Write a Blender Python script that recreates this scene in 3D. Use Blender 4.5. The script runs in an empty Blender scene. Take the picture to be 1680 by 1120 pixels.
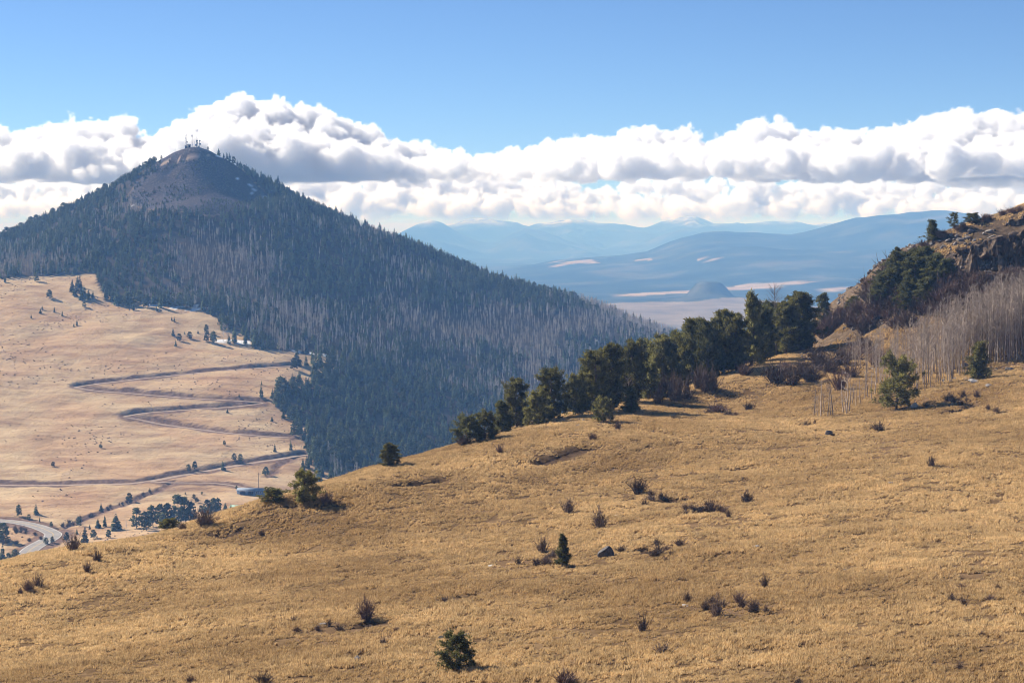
import bpy, bmesh, math, random
import numpy as np
from math import radians, sin, cos, pi

# ------------------------------------------------------------------ camera, sky, sun, exposure
S = bpy.context.scene
COL = S.collection
F = 3267.0                      # focal length in pixels of the 1680 px wide photograph (70 mm)
PITCH = math.atan(188.0 / F)    # the horizon lies 188 px above the middle of the photograph
SUN_EL, SUN_AZ = radians(33), radians(-55)

cam = bpy.data.cameras.new('camera')
cam.lens = 70.0; cam.sensor_width = 36.0
cam.clip_start = 1.0; cam.clip_end = 120000.0
camo = bpy.data.objects.new('camera', cam); COL.objects.link(camo)
camo.location = (0, 0, 0); camo.rotation_euler = (pi / 2 - PITCH, 0, 0)
S.camera = camo

W = bpy.data.worlds.new('World'); S.world = W; W.use_nodes = True
nt = W.node_tree
bg = nt.nodes['Background']
sky = nt.nodes.new('ShaderNodeTexSky'); sky.sky_type = 'NISHITA'; sky.sun_disc = False
sky.sun_elevation = SUN_EL; sky.sun_rotation = SUN_AZ % (2 * pi)
sky.altitude = 3000; sky.air_density = 0.8; sky.dust_density = 0.0; sky.ozone_density = 2.0
tint = nt.nodes.new('ShaderNodeMix'); tint.data_type = 'RGBA'; tint.blend_type = 'MULTIPLY'; tint.inputs[0].default_value = 1.0
tint.inputs[7].default_value = (0.64, 0.80, 1.0, 1)
nt.links.new(sky.outputs[0], tint.inputs[6]); nt.links.new(tint.outputs[2], bg.inputs[0]); bg.inputs[1].default_value = 0.059

sun = bpy.data.lights.new('sun', 'SUN'); sun.energy = 4.6; sun.angle = radians(0.53); sun.color = (1.0, 0.93, 0.82)
suno = bpy.data.objects.new('sun', sun); COL.objects.link(suno)
suno.rotation_euler = (SUN_EL - pi / 2, 0, -SUN_AZ); suno.location = (-400, 300, 400)

vs = S.view_settings; vs.view_transform = 'Standard'; vs.look = 'None'; vs.exposure = 1.05; vs.gamma = 1.0
S.render.engine = 'CYCLES'
S.cycles.use_denoising = True
S.cycles.max_bounces = 14; S.cycles.diffuse_bounces = 2; S.cycles.glossy_bounces = 2
S.cycles.transmission_bounces = 3; S.cycles.volume_bounces = 12; S.cycles.transparent_max_bounces = 8
S.cycles.use_adaptive_sampling = False; S.cycles.filter_width = 1.0
S.cycles.volume_step_rate = 3.0; S.cycles.volume_max_steps = 512

# ------------------------------------------------------------------ small tools
rng = np.random.default_rng(7)
random.seed(7)

def ray(u, v):
    """direction through a pixel of the photograph, scaled to a world-Y of 1"""
    x, y = (u - 840) / F, (560 - v) / F
    dy = cos(PITCH) + y * sin(PITCH)
    return x / dy, (y * cos(PITCH) - sin(PITCH)) / dy

def P(u, v, Y):
    a, b = ray(u, v)
    return np.array((a * Y, Y, b * Y))

def project(p):
    x, y, z = p[..., 0], p[..., 1], p[..., 2]
    d = y * cos(PITCH) - z * sin(PITCH)
    return 840 + F * x / d, 560 - F * (y * sin(PITCH) + z * cos(PITCH)) / d

def hash2(i, j, s):
    h = (i.astype(np.int64) * 374761393 + j.astype(np.int64) * 668265263 + s * 974634787) & 0xffffffff
    h = ((h ^ (h >> 13)) * 1274126177) & 0xffffffff
    return ((h ^ (h >> 16)) & 0xffff) / 65535.0

def vnoise(x, y, s=0):
    xi, yi = np.floor(x), np.floor(y)
    fx, fy = x - xi, y - yi
    fx = fx * fx * fx * (fx * (fx * 6 - 15) + 10); fy = fy * fy * fy * (fy * (fy * 6 - 15) + 10)
    a, b = hash2(xi, yi, s), hash2(xi + 1, yi, s)
    c, d = hash2(xi, yi + 1, s), hash2(xi + 1, yi + 1, s)
    return (a * (1 - fx) + b * fx) * (1 - fy) + (c * (1 - fx) + d * fx) * fy - 0.5

def fbm(x, y, octv=4, s=0, gain=0.5):
    x = np.asarray(x, float); y = np.asarray(y, float)
    r = 0; a = 1.0
    for k in range(octv):
        r = r + a * vnoise(x * 2 ** k + 17.3 * k, y * 2 ** k - 9.1 * k, s + k); a *= gain
    return r

class TPS:
    """thin plate spline height z(x, y) through given points"""
    def __init__(self, pts, scale, lam=1e-4):
        pts = np.array(pts, float)
        self.s = scale; self.p = pts[:, :2] / scale
        n = len(pts)
        K = self.k(self.p[:, None] - self.p[None]) + lam * np.eye(n)
        Q = np.hstack([np.ones((n, 1)), self.p])
        A = np.block([[K, Q], [Q.T, np.zeros((3, 3))]])
        self.w = np.linalg.solve(A, np.concatenate([pts[:, 2], np.zeros(3)]))
    @staticmethod
    def k(d):
        r2 = (d ** 2).sum(-1)
        return 0.5 * r2 * np.log(r2 + 1e-12)
    def __call__(self, x, y):
        x = np.asarray(x, float); sh = x.shape
        q = np.stack([x.ravel(), np.asarray(y, float).ravel()], -1) / self.s
        out = np.empty(len(q))
        for i in range(0, len(q), 20000):
            c = q[i:i + 20000]
            out[i:i + 20000] = self.k(c[:, None] - self.p[None]) @ self.w[:-3] + self.w[-3] + c @ self.w[-2:]
        return out.reshape(sh)

class Grid:
    """a height field on a rectangular (unevenly spaced) grid"""
    def __init__(self, xs, ys, fun):
        self.xs, self.ys = xs, ys
        self.X, self.Y = np.meshgrid(xs, ys)
        self.Z = fun(self.X, self.Y)
    def __call__(self, x, y):
        x = np.asarray(x, float); y = np.asarray(y, float)
        i = np.clip(np.searchsorted(self.xs, x) - 1, 0, len(self.xs) - 2)
        j = np.clip(np.searchsorted(self.ys, y) - 1, 0, len(self.ys) - 2)
        fx = (x - self.xs[i]) / (self.xs[i + 1] - self.xs[i]); fy = (y - self.ys[j]) / (self.ys[j + 1] - self.ys[j])
        fx = np.clip(fx, 0, 1); fy = np.clip(fy, 0, 1)
        Z = self.Z
        return (Z[j, i] * (1 - fx) + Z[j, i + 1] * fx) * (1 - fy) + (Z[j + 1, i] * (1 - fx) + Z[j + 1, i + 1] * fx) * fy
    def normal(self, x, y, e=1.5):
        gx = (self(x + e, y) - self(x - e, y)) / (2 * e); gy = (self(x, y + e) - self(x, y - e)) / (2 * e)
        n = np.stack([-gx, -gy, np.ones_like(gx)], -1)
        return n / np.linalg.norm(n, axis=-1, keepdims=True)
    def hit(self, u, v, y0=None, y1=None, steps=1500):
        """where the line of sight through a photograph pixel first meets this ground"""
        a, b = ray(u, v)
        y0 = self.ys[0] if y0 is None else y0; y1 = self.ys[-1] if y1 is None else y1
        t = np.linspace(y0, y1, steps)
        d = b * t - self(a * t, t)
        k = np.where((d[:-1] > 0) & (d[1:] <= 0))[0]
        if len(k) == 0:
            k = int(np.argmin(d / t)); Y = t[k]       # passes just over the crest: stand on the crest
        else:
            k = k[0]; Y = t[k] + (t[k + 1] - t[k]) * d[k] / (d[k] - d[k + 1])
        return np.array((a * Y, Y, float(self(a * Y, Y))))
    def mesh(self, name):
        ny, nx = self.X.shape
        co = np.stack([self.X, self.Y, self.Z], -1).reshape(-1, 3)
        i = (np.arange(ny - 1)[:, None] * nx + np.arange(nx - 1)[None]).ravel()
        return mesh_np(name, co, np.stack([i, i + 1, i + nx + 1, i + nx], -1), smooth=True)

def mesh_np(name, co, faces, smooth=False, mats=None):
    """a mesh from arrays; FACES is one array (n, k) or a list of such arrays"""
    fl = faces if isinstance(faces, list) else [faces]
    fl = [np.asarray(f, np.int32) for f in fl if len(f)]
    me = bpy.data.meshes.new(name)
    co = np.asarray(co, np.float32)
    me.vertices.add(len(co)); me.vertices.foreach_set('co', co.ravel())
    loops = np.concatenate([f.ravel() for f in fl])
    tot = np.concatenate([np.full(len(f), f.shape[1], np.int32) for f in fl])
    start = np.concatenate([[0], np.cumsum(tot)[:-1]]).astype(np.int32)
    me.loops.add(len(loops)); me.loops.foreach_set('vertex_index', loops.astype(np.int32))
    me.polygons.add(len(tot)); me.polygons.foreach_set('loop_start', start)
    if smooth: me.polygons.foreach_set('use_smooth', np.ones(len(tot), bool))
    me.update(calc_edges=True); me.validate()
    return me

def link(name, me, mat=None, parent=None):
    if mat is not None and len(me.materials) == 0: me.materials.append(mat)
    o = bpy.data.objects.new(name, me); COL.objects.link(o)
    if parent is not None: o.parent = parent
    return o

def tag(o, label=None, cat=None, group=None, kind=None):
    if label: o['label'] = label
    if cat: o['category'] = cat
    if group: o['group'] = group
    if kind: o['kind'] = kind
    return o

class MB:
    """collects shapes as arrays and builds one mesh"""
    def __init__(self): self.v = []; self.f3 = []; self.f4 = []; self.n = 0
    def add(self, co, f3=None, f4=None):
        co = np.asarray(co, float).reshape(-1, 3); self.v.append(co)
        if f3 is not None and len(f3): self.f3.append(np.asarray(f3).reshape(-1, 3) + self.n)
        if f4 is not None and len(f4): self.f4.append(np.asarray(f4).reshape(-1, 4) + self.n)
        self.n += len(co); return self
    def tube(self, pts, rad, k=5):
        pts = np.asarray(pts, float); rad = np.broadcast_to(np.asarray(rad, float), (len(pts),))
        t = np.gradient(pts, axis=0); t /= np.linalg.norm(t, axis=1, keepdims=True) + 1e-9
        ref = np.where(np.abs(t[:, 2:3]) > 0.9, np.array([[1.0, 0, 0]]), np.array([[0, 0, 1.0]]))
        a = np.cross(t, ref); a /= np.linalg.norm(a, axis=1, keepdims=True) + 1e-9
        b = np.cross(t, a)
        an = np.arange(k) * 2 * pi / k
        co = pts[:, None] + rad[:, None, None] * (np.cos(an)[None, :, None] * a[:, None] + np.sin(an)[None, :, None] * b[:, None])
        m = len(pts); i = np.arange(m - 1)[:, None] * k; j = np.arange(k)[None]
        f = np.stack([i + j, i + (j + 1) % k, i + k + (j + 1) % k, i + k + j], -1).reshape(-1, 4)
        return self.add(co, f4=f)
    def box(self, c, s, rz=0.0):
        x, y, z = np.array(s) / 2
        co = np.array([[-x, -y, -z], [x, -y, -z], [x, y, -z], [-x, y, -z], [-x, -y, z], [x, -y, z], [x, y, z], [-x, y, z]])
        R = np.array([[cos(rz), -sin(rz), 0], [sin(rz), cos(rz), 0], [0, 0, 1]])
        return self.add(co @ R.T + np.array(c), f4=[[0, 3, 2, 1], [4, 5, 6, 7], [0, 1, 5, 4], [1, 2, 6, 5], [2, 3, 7, 6], [3, 0, 4, 7]])
    def blades(self, base, tip, width, side=None):
        """thin pointed leaves: one triangle each, from BASE to TIP"""
        base = np.asarray(base, float); tip = np.asarray(tip, float); n = len(base)
        d = tip - base
        if side is None: side = rng.normal(size=(n, 3))
        s = np.cross(d, side); s /= np.linalg.norm(s, axis=1, keepdims=True) + 1e-9
        w = np.broadcast_to(np.asarray(width, float), (n,))[:, None]
        co = np.stack([base - s * w / 2, base + s * w / 2, tip], 1)
        return self.add(co, f3=np.arange(n * 3).reshape(n, 3))
    def leaves(self, base, tip, width, side=None):
        """diamond leaves, widest in the middle"""
        base = np.asarray(base, float); tip = np.asarray(tip, float); n = len(base)
        d = tip - base
        if side is None: side = rng.normal(size=(n, 3))
        s = np.cross(d, side); s /= np.linalg.norm(s, axis=1, keepdims=True) + 1e-9
        w = np.broadcast_to(np.asarray(width, float), (n,))[:, None]
        m = (base + tip) / 2
        co = np.stack([base, m + s * w / 2, tip, m - s * w / 2], 1)
        return self.add(co, f4=np.arange(n * 4).reshape(n, 4))
    def mesh(self, name, smooth=False):
        return mesh_np(name, np.concatenate(self.v), [np.concatenate(f) for f in (self.f3, self.f4) if f], smooth)
    def build(self, name, mat, parent=None, smooth=False):
        return link(name, self.mesh(name, smooth), mat, parent)

def frame(nrm, yaw):
    """euler angles that stand a thing on a slope and turn it"""
    z = nrm / np.linalg.norm(nrm, axis=-1, keepdims=True)
    x0 = np.stack([np.cos(yaw), np.sin(yaw), np.zeros_like(yaw)], -1)
    y = np.cross(z, x0); y /= np.linalg.norm(y, axis=-1, keepdims=True); x = np.cross(y, z)
    R = np.stack([x, y, z], -1)
    return np.stack([np.arctan2(R[..., 2, 1], R[..., 2, 2]), -np.arcsin(np.clip(R[..., 2, 0], -1, 1)), np.arctan2(R[..., 1, 0], R[..., 0, 0])], -1)

def scatter(name, label, cat, pts, rot, scl, idx, protos):
    """ONE object for what nobody could count: copies of a few PROTOS (mesh, material) standing at many points"""
    c = bpy.data.collections.new(name + '_kinds')            # not linked to the scene: only the points show it
    for k, (me, mat) in enumerate(protos):
        if len(me.materials) == 0: me.materials.append(mat)
        c.objects.link(bpy.data.objects.new('%s_kind_%02d' % (name, k), me))
    me = bpy.data.meshes.new(name); me.vertices.add(len(pts)); me.vertices.foreach_set('co', np.asarray(pts, np.float32).ravel())
    me.attributes.new('rot', 'FLOAT_VECTOR', 'POINT').data.foreach_set('vector', np.asarray(rot, np.float32).ravel())
    me.attributes.new('scl', 'FLOAT_VECTOR', 'POINT').data.foreach_set('vector', np.asarray(scl, np.float32).ravel())
    me.attributes.new('idx', 'INT', 'POINT').data.foreach_set('value', np.asarray(idx, np.int32).ravel())
    o = link(name, me)
    g = bpy.data.node_groups.new(name, 'GeometryNodeTree')
    g.interface.new_socket('Geometry', in_out='INPUT', socket_type='NodeSocketGeometry'); g.interface.new_socket('Geometry', in_out='OUTPUT', socket_type='NodeSocketGeometry')
    gi, go = g.nodes.new('NodeGroupInput'), g.nodes.new('NodeGroupOutput'); L = g.links.new
    ci = g.nodes.new('GeometryNodeCollectionInfo'); ci.inputs['Collection'].default_value = c
    ci.inputs['Separate Children'].default_value = True; ci.inputs['Reset Children'].default_value = True
    ip = g.nodes.new('GeometryNodeInstanceOnPoints'); ip.inputs['Pick Instance'].default_value = True
    def at(nm, typ):
        a = g.nodes.new('GeometryNodeInputNamedAttribute'); a.data_type = typ; a.inputs[0].default_value = nm; return a.outputs[0]
    L(gi.outputs[0], ip.inputs['Points']); L(ci.outputs[0], ip.inputs['Instance'])
    L(at('idx', 'INT'), ip.inputs['Instance Index']); L(at('rot', 'FLOAT_VECTOR'), ip.inputs['Rotation']); L(at('scl', 'FLOAT_VECTOR'), ip.inputs['Scale'])
    L(ip.outputs[0], go.inputs[0])
    o.modifiers.new('scatter', 'NODES').node_group = g
    return tag(o, label, cat, kind='stuff')

# ------------------------------------------------------------------ materials
def mat_new(name):
    m = bpy.data.materials.new(name); m.use_nodes = True
    n = m.node_tree; n.nodes.clear()
    out = n.nodes.new('ShaderNodeOutputMaterial')
    return m, n, out

def N(n, typ, **kw):
    x = n.nodes.new(typ)
    for k, v in kw.items():
        if k.startswith('i_'):
            k = k[2:]; x.inputs[int(k) if k.isdigit() else k].default_value = v
        else: setattr(x, k, v)
    return x

def ramp(n, fac, stops):
    r = n.nodes.new('ShaderNodeValToRGB'); e = r.color_ramp.elements
    while len(e) > 1: e.remove(e[-1])
    e[0].position = stops[0][0]; e[0].color = (*stops[0][1], 1)
    for p, c in stops[1:]:
        q = e.new(p); q.color = (*c, 1)
    n.links.new(fac, r.inputs[0]); return r.outputs[0]

def noise(n, scale, detail=4, rough=0.55, coord=None, dist=0.0):
    x = N(n, 'ShaderNodeTexNoise', i_Scale=scale, i_Detail=detail, i_Roughness=rough, i_Distortion=dist)
    if coord is not None: n.links.new(coord, x.inputs['Vector'])
    return x.outputs[0]

def mix(n, fac, a, b, mode='MIX'):
    x = N(n, 'ShaderNodeMix', data_type='RGBA', blend_type=mode)
    for sock, val in ((x.inputs[0], fac), (x.inputs[6], a), (x.inputs[7], b)):
        if isinstance(val, (int, float)): sock.default_value = val
        elif isinstance(val, tuple): sock.default_value = (*val, 1)
        else: n.links.new(val, sock)
    return x.outputs[2]

def math_(n, op, a, b=0.0, clamp=False):
    x = N(n, 'ShaderNodeMath', operation=op, use_clamp=clamp)
    for sock, val in ((x.inputs[0], a), (x.inputs[1], b)):
        if isinstance(val, (int, float)): sock.default_value = val
        else: n.links.new(val, sock)
    return x.outputs[0]

def attr(n, name):
    return N(n, 'ShaderNodeAttribute', attribute_name=name)

def position(n):
    return N(n, 'ShaderNodeNewGeometry').outputs['Position']

def simple_mat(name, stops, scale=3.0, detail=4, rough=0.85, bump=0.0, bump_scale=None, coord='object', spec=0.15, transl=None, rand=0.0, metallic=0.0):
    """a rough surface whose colour wanders between STOPS; TRANSL adds light through thin leaves; RAND varies each object"""
    m, n, out = mat_new(name)
    c = N(n, 'ShaderNodeTexCoord').outputs['Object'] if coord == 'object' else position(n)
    col = ramp(n, noise(n, scale, detail, 0.6, c), stops)
    if rand:
        oi = N(n, 'ShaderNodeObjectInfo').outputs['Random']
        v = N(n, 'ShaderNodeMapRange', i_3=1 - rand, i_4=1 + rand); n.links.new(oi, v.inputs[0])
        h = N(n, 'ShaderNodeHueSaturation'); n.links.new(v.outputs[0], h.inputs['Value']); n.links.new(col, h.inputs['Color'])
        col = h.outputs[0]
    b = N(n, 'ShaderNodeBsdfPrincipled', i_Roughness=rough, i_Metallic=metallic)
    b.inputs['Specular IOR Level'].default_value = spec
    n.links.new(col, b.inputs['Base Color'])
    sh = b.outputs[0]
    if bump:
        bp = N(n, 'ShaderNodeBump', i_Strength=1.0, i_Distance=bump)
        n.links.new(noise(n, bump_scale or scale * 3, 5, 0.6, c), bp.inputs['Height']); n.links.new(bp.outputs[0], b.inputs['Normal'])
    if transl:
        t = N(n, 'ShaderNodeBsdfTranslucent'); n.links.new(col, t.inputs[0])
        ms = N(n, 'ShaderNodeMixShader', i_0=transl); n.links.new(sh, ms.inputs[1]); n.links.new(t.outputs[0], ms.inputs[2]); sh = ms.outputs[0]
    n.links.new(sh, out.inputs[0])
    return m

# ------------------------------------------------------------------ the shape of the land
HILL = []; SKY_H = []
def crest(u, v, Y, back=1.0):
    """a skyline point: the ground touches the line of sight here and falls away before and behind it"""
    a, b = ray(u, v)
    SKY_H.append((len(HILL), 4, u, v))
    HILL.append((a * Y, Y, b * Y))
    for d, drop in ((-28, 1.2), (35, 3.5 * back), (90, 17 * back)):
        HILL.append((a * Y, Y + d, b * (Y + d) - drop))
for q in ((-260, 985, 190), (0, 925, 215), (180, 888, 222), (330, 856, 232), (490, 808, 244), (640, 762, 258), (760, 728, 270), (860, 697, 282),
          (960, 674, 294), (1060, 652, 310), (1150, 618, 324), (1240, 592, 336)): crest(*q)
for q in ((1370, 500, 372), (1410, 470, 372), (1460, 427, 366), (1510, 400, 362), (1560, 374, 360), (1620, 354, 358), (1680, 336, 356), (1780, 300, 352), (1950, 270, 348)): crest(*q, back=0.8)
for u, v, Y in ((0, 1120, 130), (420, 1120, 121), (840, 1120, 115), (1260, 1120, 106), (1680, 1120, 100), (-300, 1120, 140), (2000, 1120, 98),
                (0, 1010, 168), (420, 980, 165), (840, 900, 180), (1260, 900, 163), (1680, 900, 150), (2000, 900, 145), (420, 880, 208),
                (1000, 780, 228), (1300, 740, 232), (1680, 740, 208), (2000, 740, 200), (1200, 660, 290), (1340, 650, 284), (1500, 672, 262), (1680, 620, 268), (1960, 600, 262),
                (1330, 575, 338), (1400, 560, 340), (1500, 540, 325), (1680, 520, 312), (1960, 480, 308), (1420, 500, 358), (1550, 455, 342), (1680, 446, 338), (1850, 420, 335)):
    HILL.append(tuple(P(u, v, Y)))
for x, y, z in ((-60, 60, -24), (0, 60, -22), (60, 60, -21), (-60, 20, -12), (0, 20, -11), (60, 20, -10), (0, 0, -2.2), (-60, -20, -2), (60, -20, -1),
                (-160, 330, -95), (0, 430, -85), (120, 480, -60)):
    HILL.append((x, y, z))
def fit_skyline(pts, sky, scale, lam, y0, y1, rounds=7):
    """nudge the crest points up or down until the smooth ground's own skyline runs where they were meant to put it"""
    pts = np.array(pts, float)
    for r in range(rounds + 1):
        T = TPS(pts, scale, lam)
        if r == rounds: return T
        for i, n, u, v in sky:
            a, _ = ray(u, v)
            t = np.linspace(max(y0, pts[i, 1] - 160), min(y1, pts[i, 1] + 160), 160)
            z = T(a * t, t)
            vv = project(np.stack([a * t, t, z], -1))[1]
            k = int(np.argmin(vv))
            pts[i:i + n, 2] += 0.8 * (vv[k] - v) * t[k] / F
tps_hill = fit_skyline(HILL, SKY_H, 100.0, 2e-3, 100, 470)
def hill_h(x, y):
    z = tps_hill(x, y)
    z = z + 0.55 * fbm(x / 22, y / 22, 3, 11) + 0.22 * fbm(x / 5, y / 5, 3, 21)
    return z
def ax(*segs):
    out = []
    for a, b, st in segs: out.append(np.arange(a, b, st))
    return np.concatenate(out)
G_hill = Grid(ax((-180, -75, 2.0), (-75, 118, 0.6), (118, 200, 2.0)), ax((-30, 95, 2.0), (95, 390, 0.6), (390, 520, 2.0)), hill_h)

MT = [P(*q) for q in (
    (305, 249, 1622), (330, 249, 1620), (280, 262, 1612), (265, 268, 1610), (200, 303, 1600), (130, 338, 1590), (70, 365, 1580), (0, 390, 1570), (-150, 440, 1560), (-400, 520, 1500), (-700, 560, 1450),
    (362, 264, 1618), (400, 286, 1610), (430, 303, 1603), (500, 331, 1592), (560, 361, 1585), (640, 391, 1575), (700, 417, 1566), (800, 456, 1552), (900, 484, 1540), (1000, 512, 1530),
    (1090, 540, 1520), (1180, 575, 1510), (1300, 630, 1500), (1500, 690, 1480), (1900, 720, 1480),
    (315, 345, 1502), (315, 450, 1392), (315, 500, 1330), (315, 600, 1205), (315, 700, 1095), (315, 790, 990), (315, 850, 905), (300, 890, 830),
    (200, 400, 1460), (420, 400, 1470),
    (0, 455, 1400), (0, 600, 1205), (0, 700, 1090), (0, 790, 990), (0, 860, 900), (0, 920, 830), (-300, 600, 1200), (-300, 790, 990), (-300, 900, 850), (160, 450, 1400), (160, 700, 1092),
    (600, 420, 1510), (600, 500, 1415), (600, 600, 1270), (600, 700, 1140), (600, 770, 1050), (500, 650, 1160), (480, 745, 1050),
    (800, 500, 1500), (800, 560, 1420), (800, 620, 1330), (800, 690, 1220), (1000, 540, 1490), (1000, 590, 1420), (1080, 560, 1490), (1080, 610, 1400), (1300, 680, 1380))]
MT += [np.array(q, float) for q in (
    (-800, 560, -150), (-300, 560, -152), (0, 600, -155), (300, 620, -158), (800, 640, -160), (-300, 720, -148), (-100, 740, -150), (60, 900, -150), (250, 1050, -150), (500, 1000, -160), (900, 1000, -170), (900, 1300, -150),
    (-900, 900, -140), (-900, 1200, -90),
    (-262, 1800, -10), (-262, 2000, -75), (-262, 2300, -140), (-600, 1750, -60), (-900, 1700, -110), (-600, 2200, -150), (-900, 2300, -170), (0, 1750, -75), (0, 2000, -130), (0, 2300, -170), (150, 1700, -100), (300, 1750, -130), (500, 1800, -150), (300, 2300, -180), (900, 1900, -170), (900, 2300, -185))]
SKY_M = [(i, 1, *[float(c) for c in project(MT[i])]) for i in range(26)]
tps_mt = fit_skyline(MT, SKY_M, 400.0, 1e-4, 1300, 2300)
def mt_base(x, y):
    return tps_mt(x, y) + 5 * fbm(x / 120, y / 120, 3, 31) * np.clip((y - 1000) / 300, 0.15, 1) + 1.4 * fbm(x / 22, y / 22, 4, 41)
XS_MT = ax((-900, -450, 6), (-450, -60, 1.8), (-60, 420, 4), (420, 900, 6))
YS_MT = ax((520, 820, 5), (820, 1420, 1.8), (1420, 1700, 4), (1700, 2400, 10))
G_mt = Grid(XS_MT, YS_MT, mt_base)

# ------------------------------------------------------------------ the land beyond: plain, mesa, butte, snowy ranges
def sky_profile(pts, Y):
    p = np.array([(ray(u, v)[0] * Y, ray(u, v)[1] * Y) for u, v in pts])
    return lambda x: np.interp(x, p[:, 0], p[:, 1])
MESA = sky_profile(((300, 470), (800, 446), (860, 437), (910, 428), (960, 424), (1010, 421), (1060, 415), (1085, 405), (1110, 395), (1150, 384), (1180, 380), (1240, 379), (1300, 381),
                    (1350, 372), (1400, 358), (1450, 353), (1500, 349), (1550, 348), (1600, 355), (1680, 368), (1800, 385), (2100, 415)), 8200)
RANGE_A = sky_profile(((300, 440), (560, 425), (640, 396), (668, 373), (690, 361), (702, 357), (716, 356), (730, 366), (752, 382), (785, 398), (810, 400), (835, 384), (862, 374), (890, 380), (930, 392), (990, 408),
                       (1050, 400), (1090, 384), (1120, 376), (1160, 386), (1200, 400), (1400, 400), (1700, 410)), 13200)
RANGE_B = sky_profile(((200, 410), (600, 392), (700, 372), (760, 361), (800, 357), (830, 360), (872, 371), (905, 366), (960, 361), (1020, 366), (1060, 372), (1100, 362), (1140, 357), (1180, 364),
                       (1230, 359), (1290, 362), (1340, 371), (1400, 364), (1500, 370), (1800, 385), (2200, 400)), 15300)
PLAIN = -190.0
def far_h(x, y):
    z = PLAIN + 14 * fbm(x / 900, y / 900, 4, 51) + 6 * fbm(x / 200, y / 300, 3, 52)
    def rise(prof, Yc, front, back, rough, sc, seed, p=1.5):
        top = (prof(x + (60 if rough > .9 else 14) * fbm(x / 900, y / 900, 3, seed + 7)) - PLAIN) * (1 + 0.16 * rough * fbm(x / 260, y / 700, 4, seed + 5, .6))
        t = np.where(y < Yc, (Yc - y) / front, (y - Yc) / back)
        s = np.clip(1 - t, 0, 1) ** p
        rg = 1 - 2 * np.abs(fbm(x / sc, y / (sc * 1.4), 5, seed, 0.58))
        return np.clip(top, 0, None) * (s + rough * (rg - 0.62) * s * (1.05 - s) * 1.8 + 0.05 * rough * fbm(x / (sc * .3), y / (sc * .3), 3, seed + 3) * (s > 0.01))
    z = z + rise(MESA, 8200, 3100, 1500, 0.45, 1200, 61, 1.25)
    z = z + rise(RANGE_A, 13200, 2000, 1500, 1.0, 760, 71, 1.2) + rise(RANGE_B, 15300, 1700, 2200, 1.0, 900, 81, 1.1)
    # the flat-topped butte on its pale apron
    bx, by = ray(1163, 490)[0] * 4900, 4900.0
    r = np.hypot(x - bx, (y - by) * 0.55) + 5 * fbm(x / 40, y / 60, 3, 91)
    z = z + np.interp(r, (0, 24, 32, 58, 130, 320), (52, 52, 48, 18, 9, 0))
    return z
G_far = Grid(ax((-30000, -15000, 1500), (-15000, -3200, 400), (-3200, 330, 45), (330, 650, 9), (650, 4600, 45), (4600, 15001, 400), (16500, 30001, 1500)), ax((-400, 2200, 200), (2200, 4500, 60), (4500, 5300, 18), (5300, 16001, 45), (16200, 60001, 1500)), far_h)

far_me = G_far.mesh('plain')
def in_poly(u, v, poly):
    poly = np.array(poly, float); r = np.zeros(np.shape(u), bool)
    x1, y1 = poly[-1]
    for x2, y2 in poly:
        c = ((y1 > v) != (y2 > v)) & (u < (x2 - x1) * (v - y1) / (y2 - y1 + 1e-12) + x1)
        r ^= c; x1, y1 = x2, y2
    return r
def point_attr(me, name, val):
    a = me.attributes.new(name, 'FLOAT', 'POINT'); a.data.foreach_set('value', np.asarray(val, np.float32).ravel())
fp = np.stack([G_far.X, G_far.Y, G_far.Z], -1)
uu, vv = project(np.where(fp[..., 1:2] < 500, np.array([0, 500.0, -190]), fp))
pale = np.zeros(uu.shape)
for poly in (((1000, 486), (1060, 480), (1110, 474), (1165, 467), (1230, 466), (1300, 463), (1300, 470), (1215, 474), (1150, 479), (1085, 486), (1020, 489)),
             ((898, 434), (925, 428), (968, 425), (975, 429), (930, 434), (905, 438)), ((1308, 461), (1345, 460), (1342, 464), (1312, 465)), ((1355, 470), (1395, 473), (1420, 476), (1360, 476)),
             ((1040, 427), (1075, 422), (1072, 429), (1042, 431)), ((1150, 424), (1178, 425), (1176, 428), (1152, 428))):
    pale = np.maximum(pale, in_poly(uu + 26 * fbm(fp[..., 0] / 200, fp[..., 1] / 300, 4, 95), vv + 6.0 * fbm(fp[..., 0] / 120, fp[..., 1] / 260, 4, 96), poly) * 0.72)
apron = np.exp(-((fp[..., 0] - 480) / 420) ** 2 - ((fp[..., 1] - 4350) / 520) ** 2)
bx0 = ray(1163, 490)[0] * 4900
flank = np.hypot(fp[..., 0] - bx0, (fp[..., 1] - 4900) * 0.55) < 64
pale = pale * (~flank)
pale = np.maximum(pale, ((apron + 0.35 * fbm(fp[..., 0] / 150, fp[..., 1] / 250, 3, 97)) > 0.50) * 0.42 * (~flank))
point_attr(far_me, 'pale', pale)
hh = fp[..., 2] + 50 * fbm(fp[..., 0] / 350, fp[..., 1] / 500, 4, 98)
point_attr(far_me, 'snow', np.clip((hh - 0) / 40, 0, 1) * (fp[..., 1] > 10000) + (fp[..., 1] > 16100))  # behind the ranges: unseen snow cover added to bounce light onto the cloud bases

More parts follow.
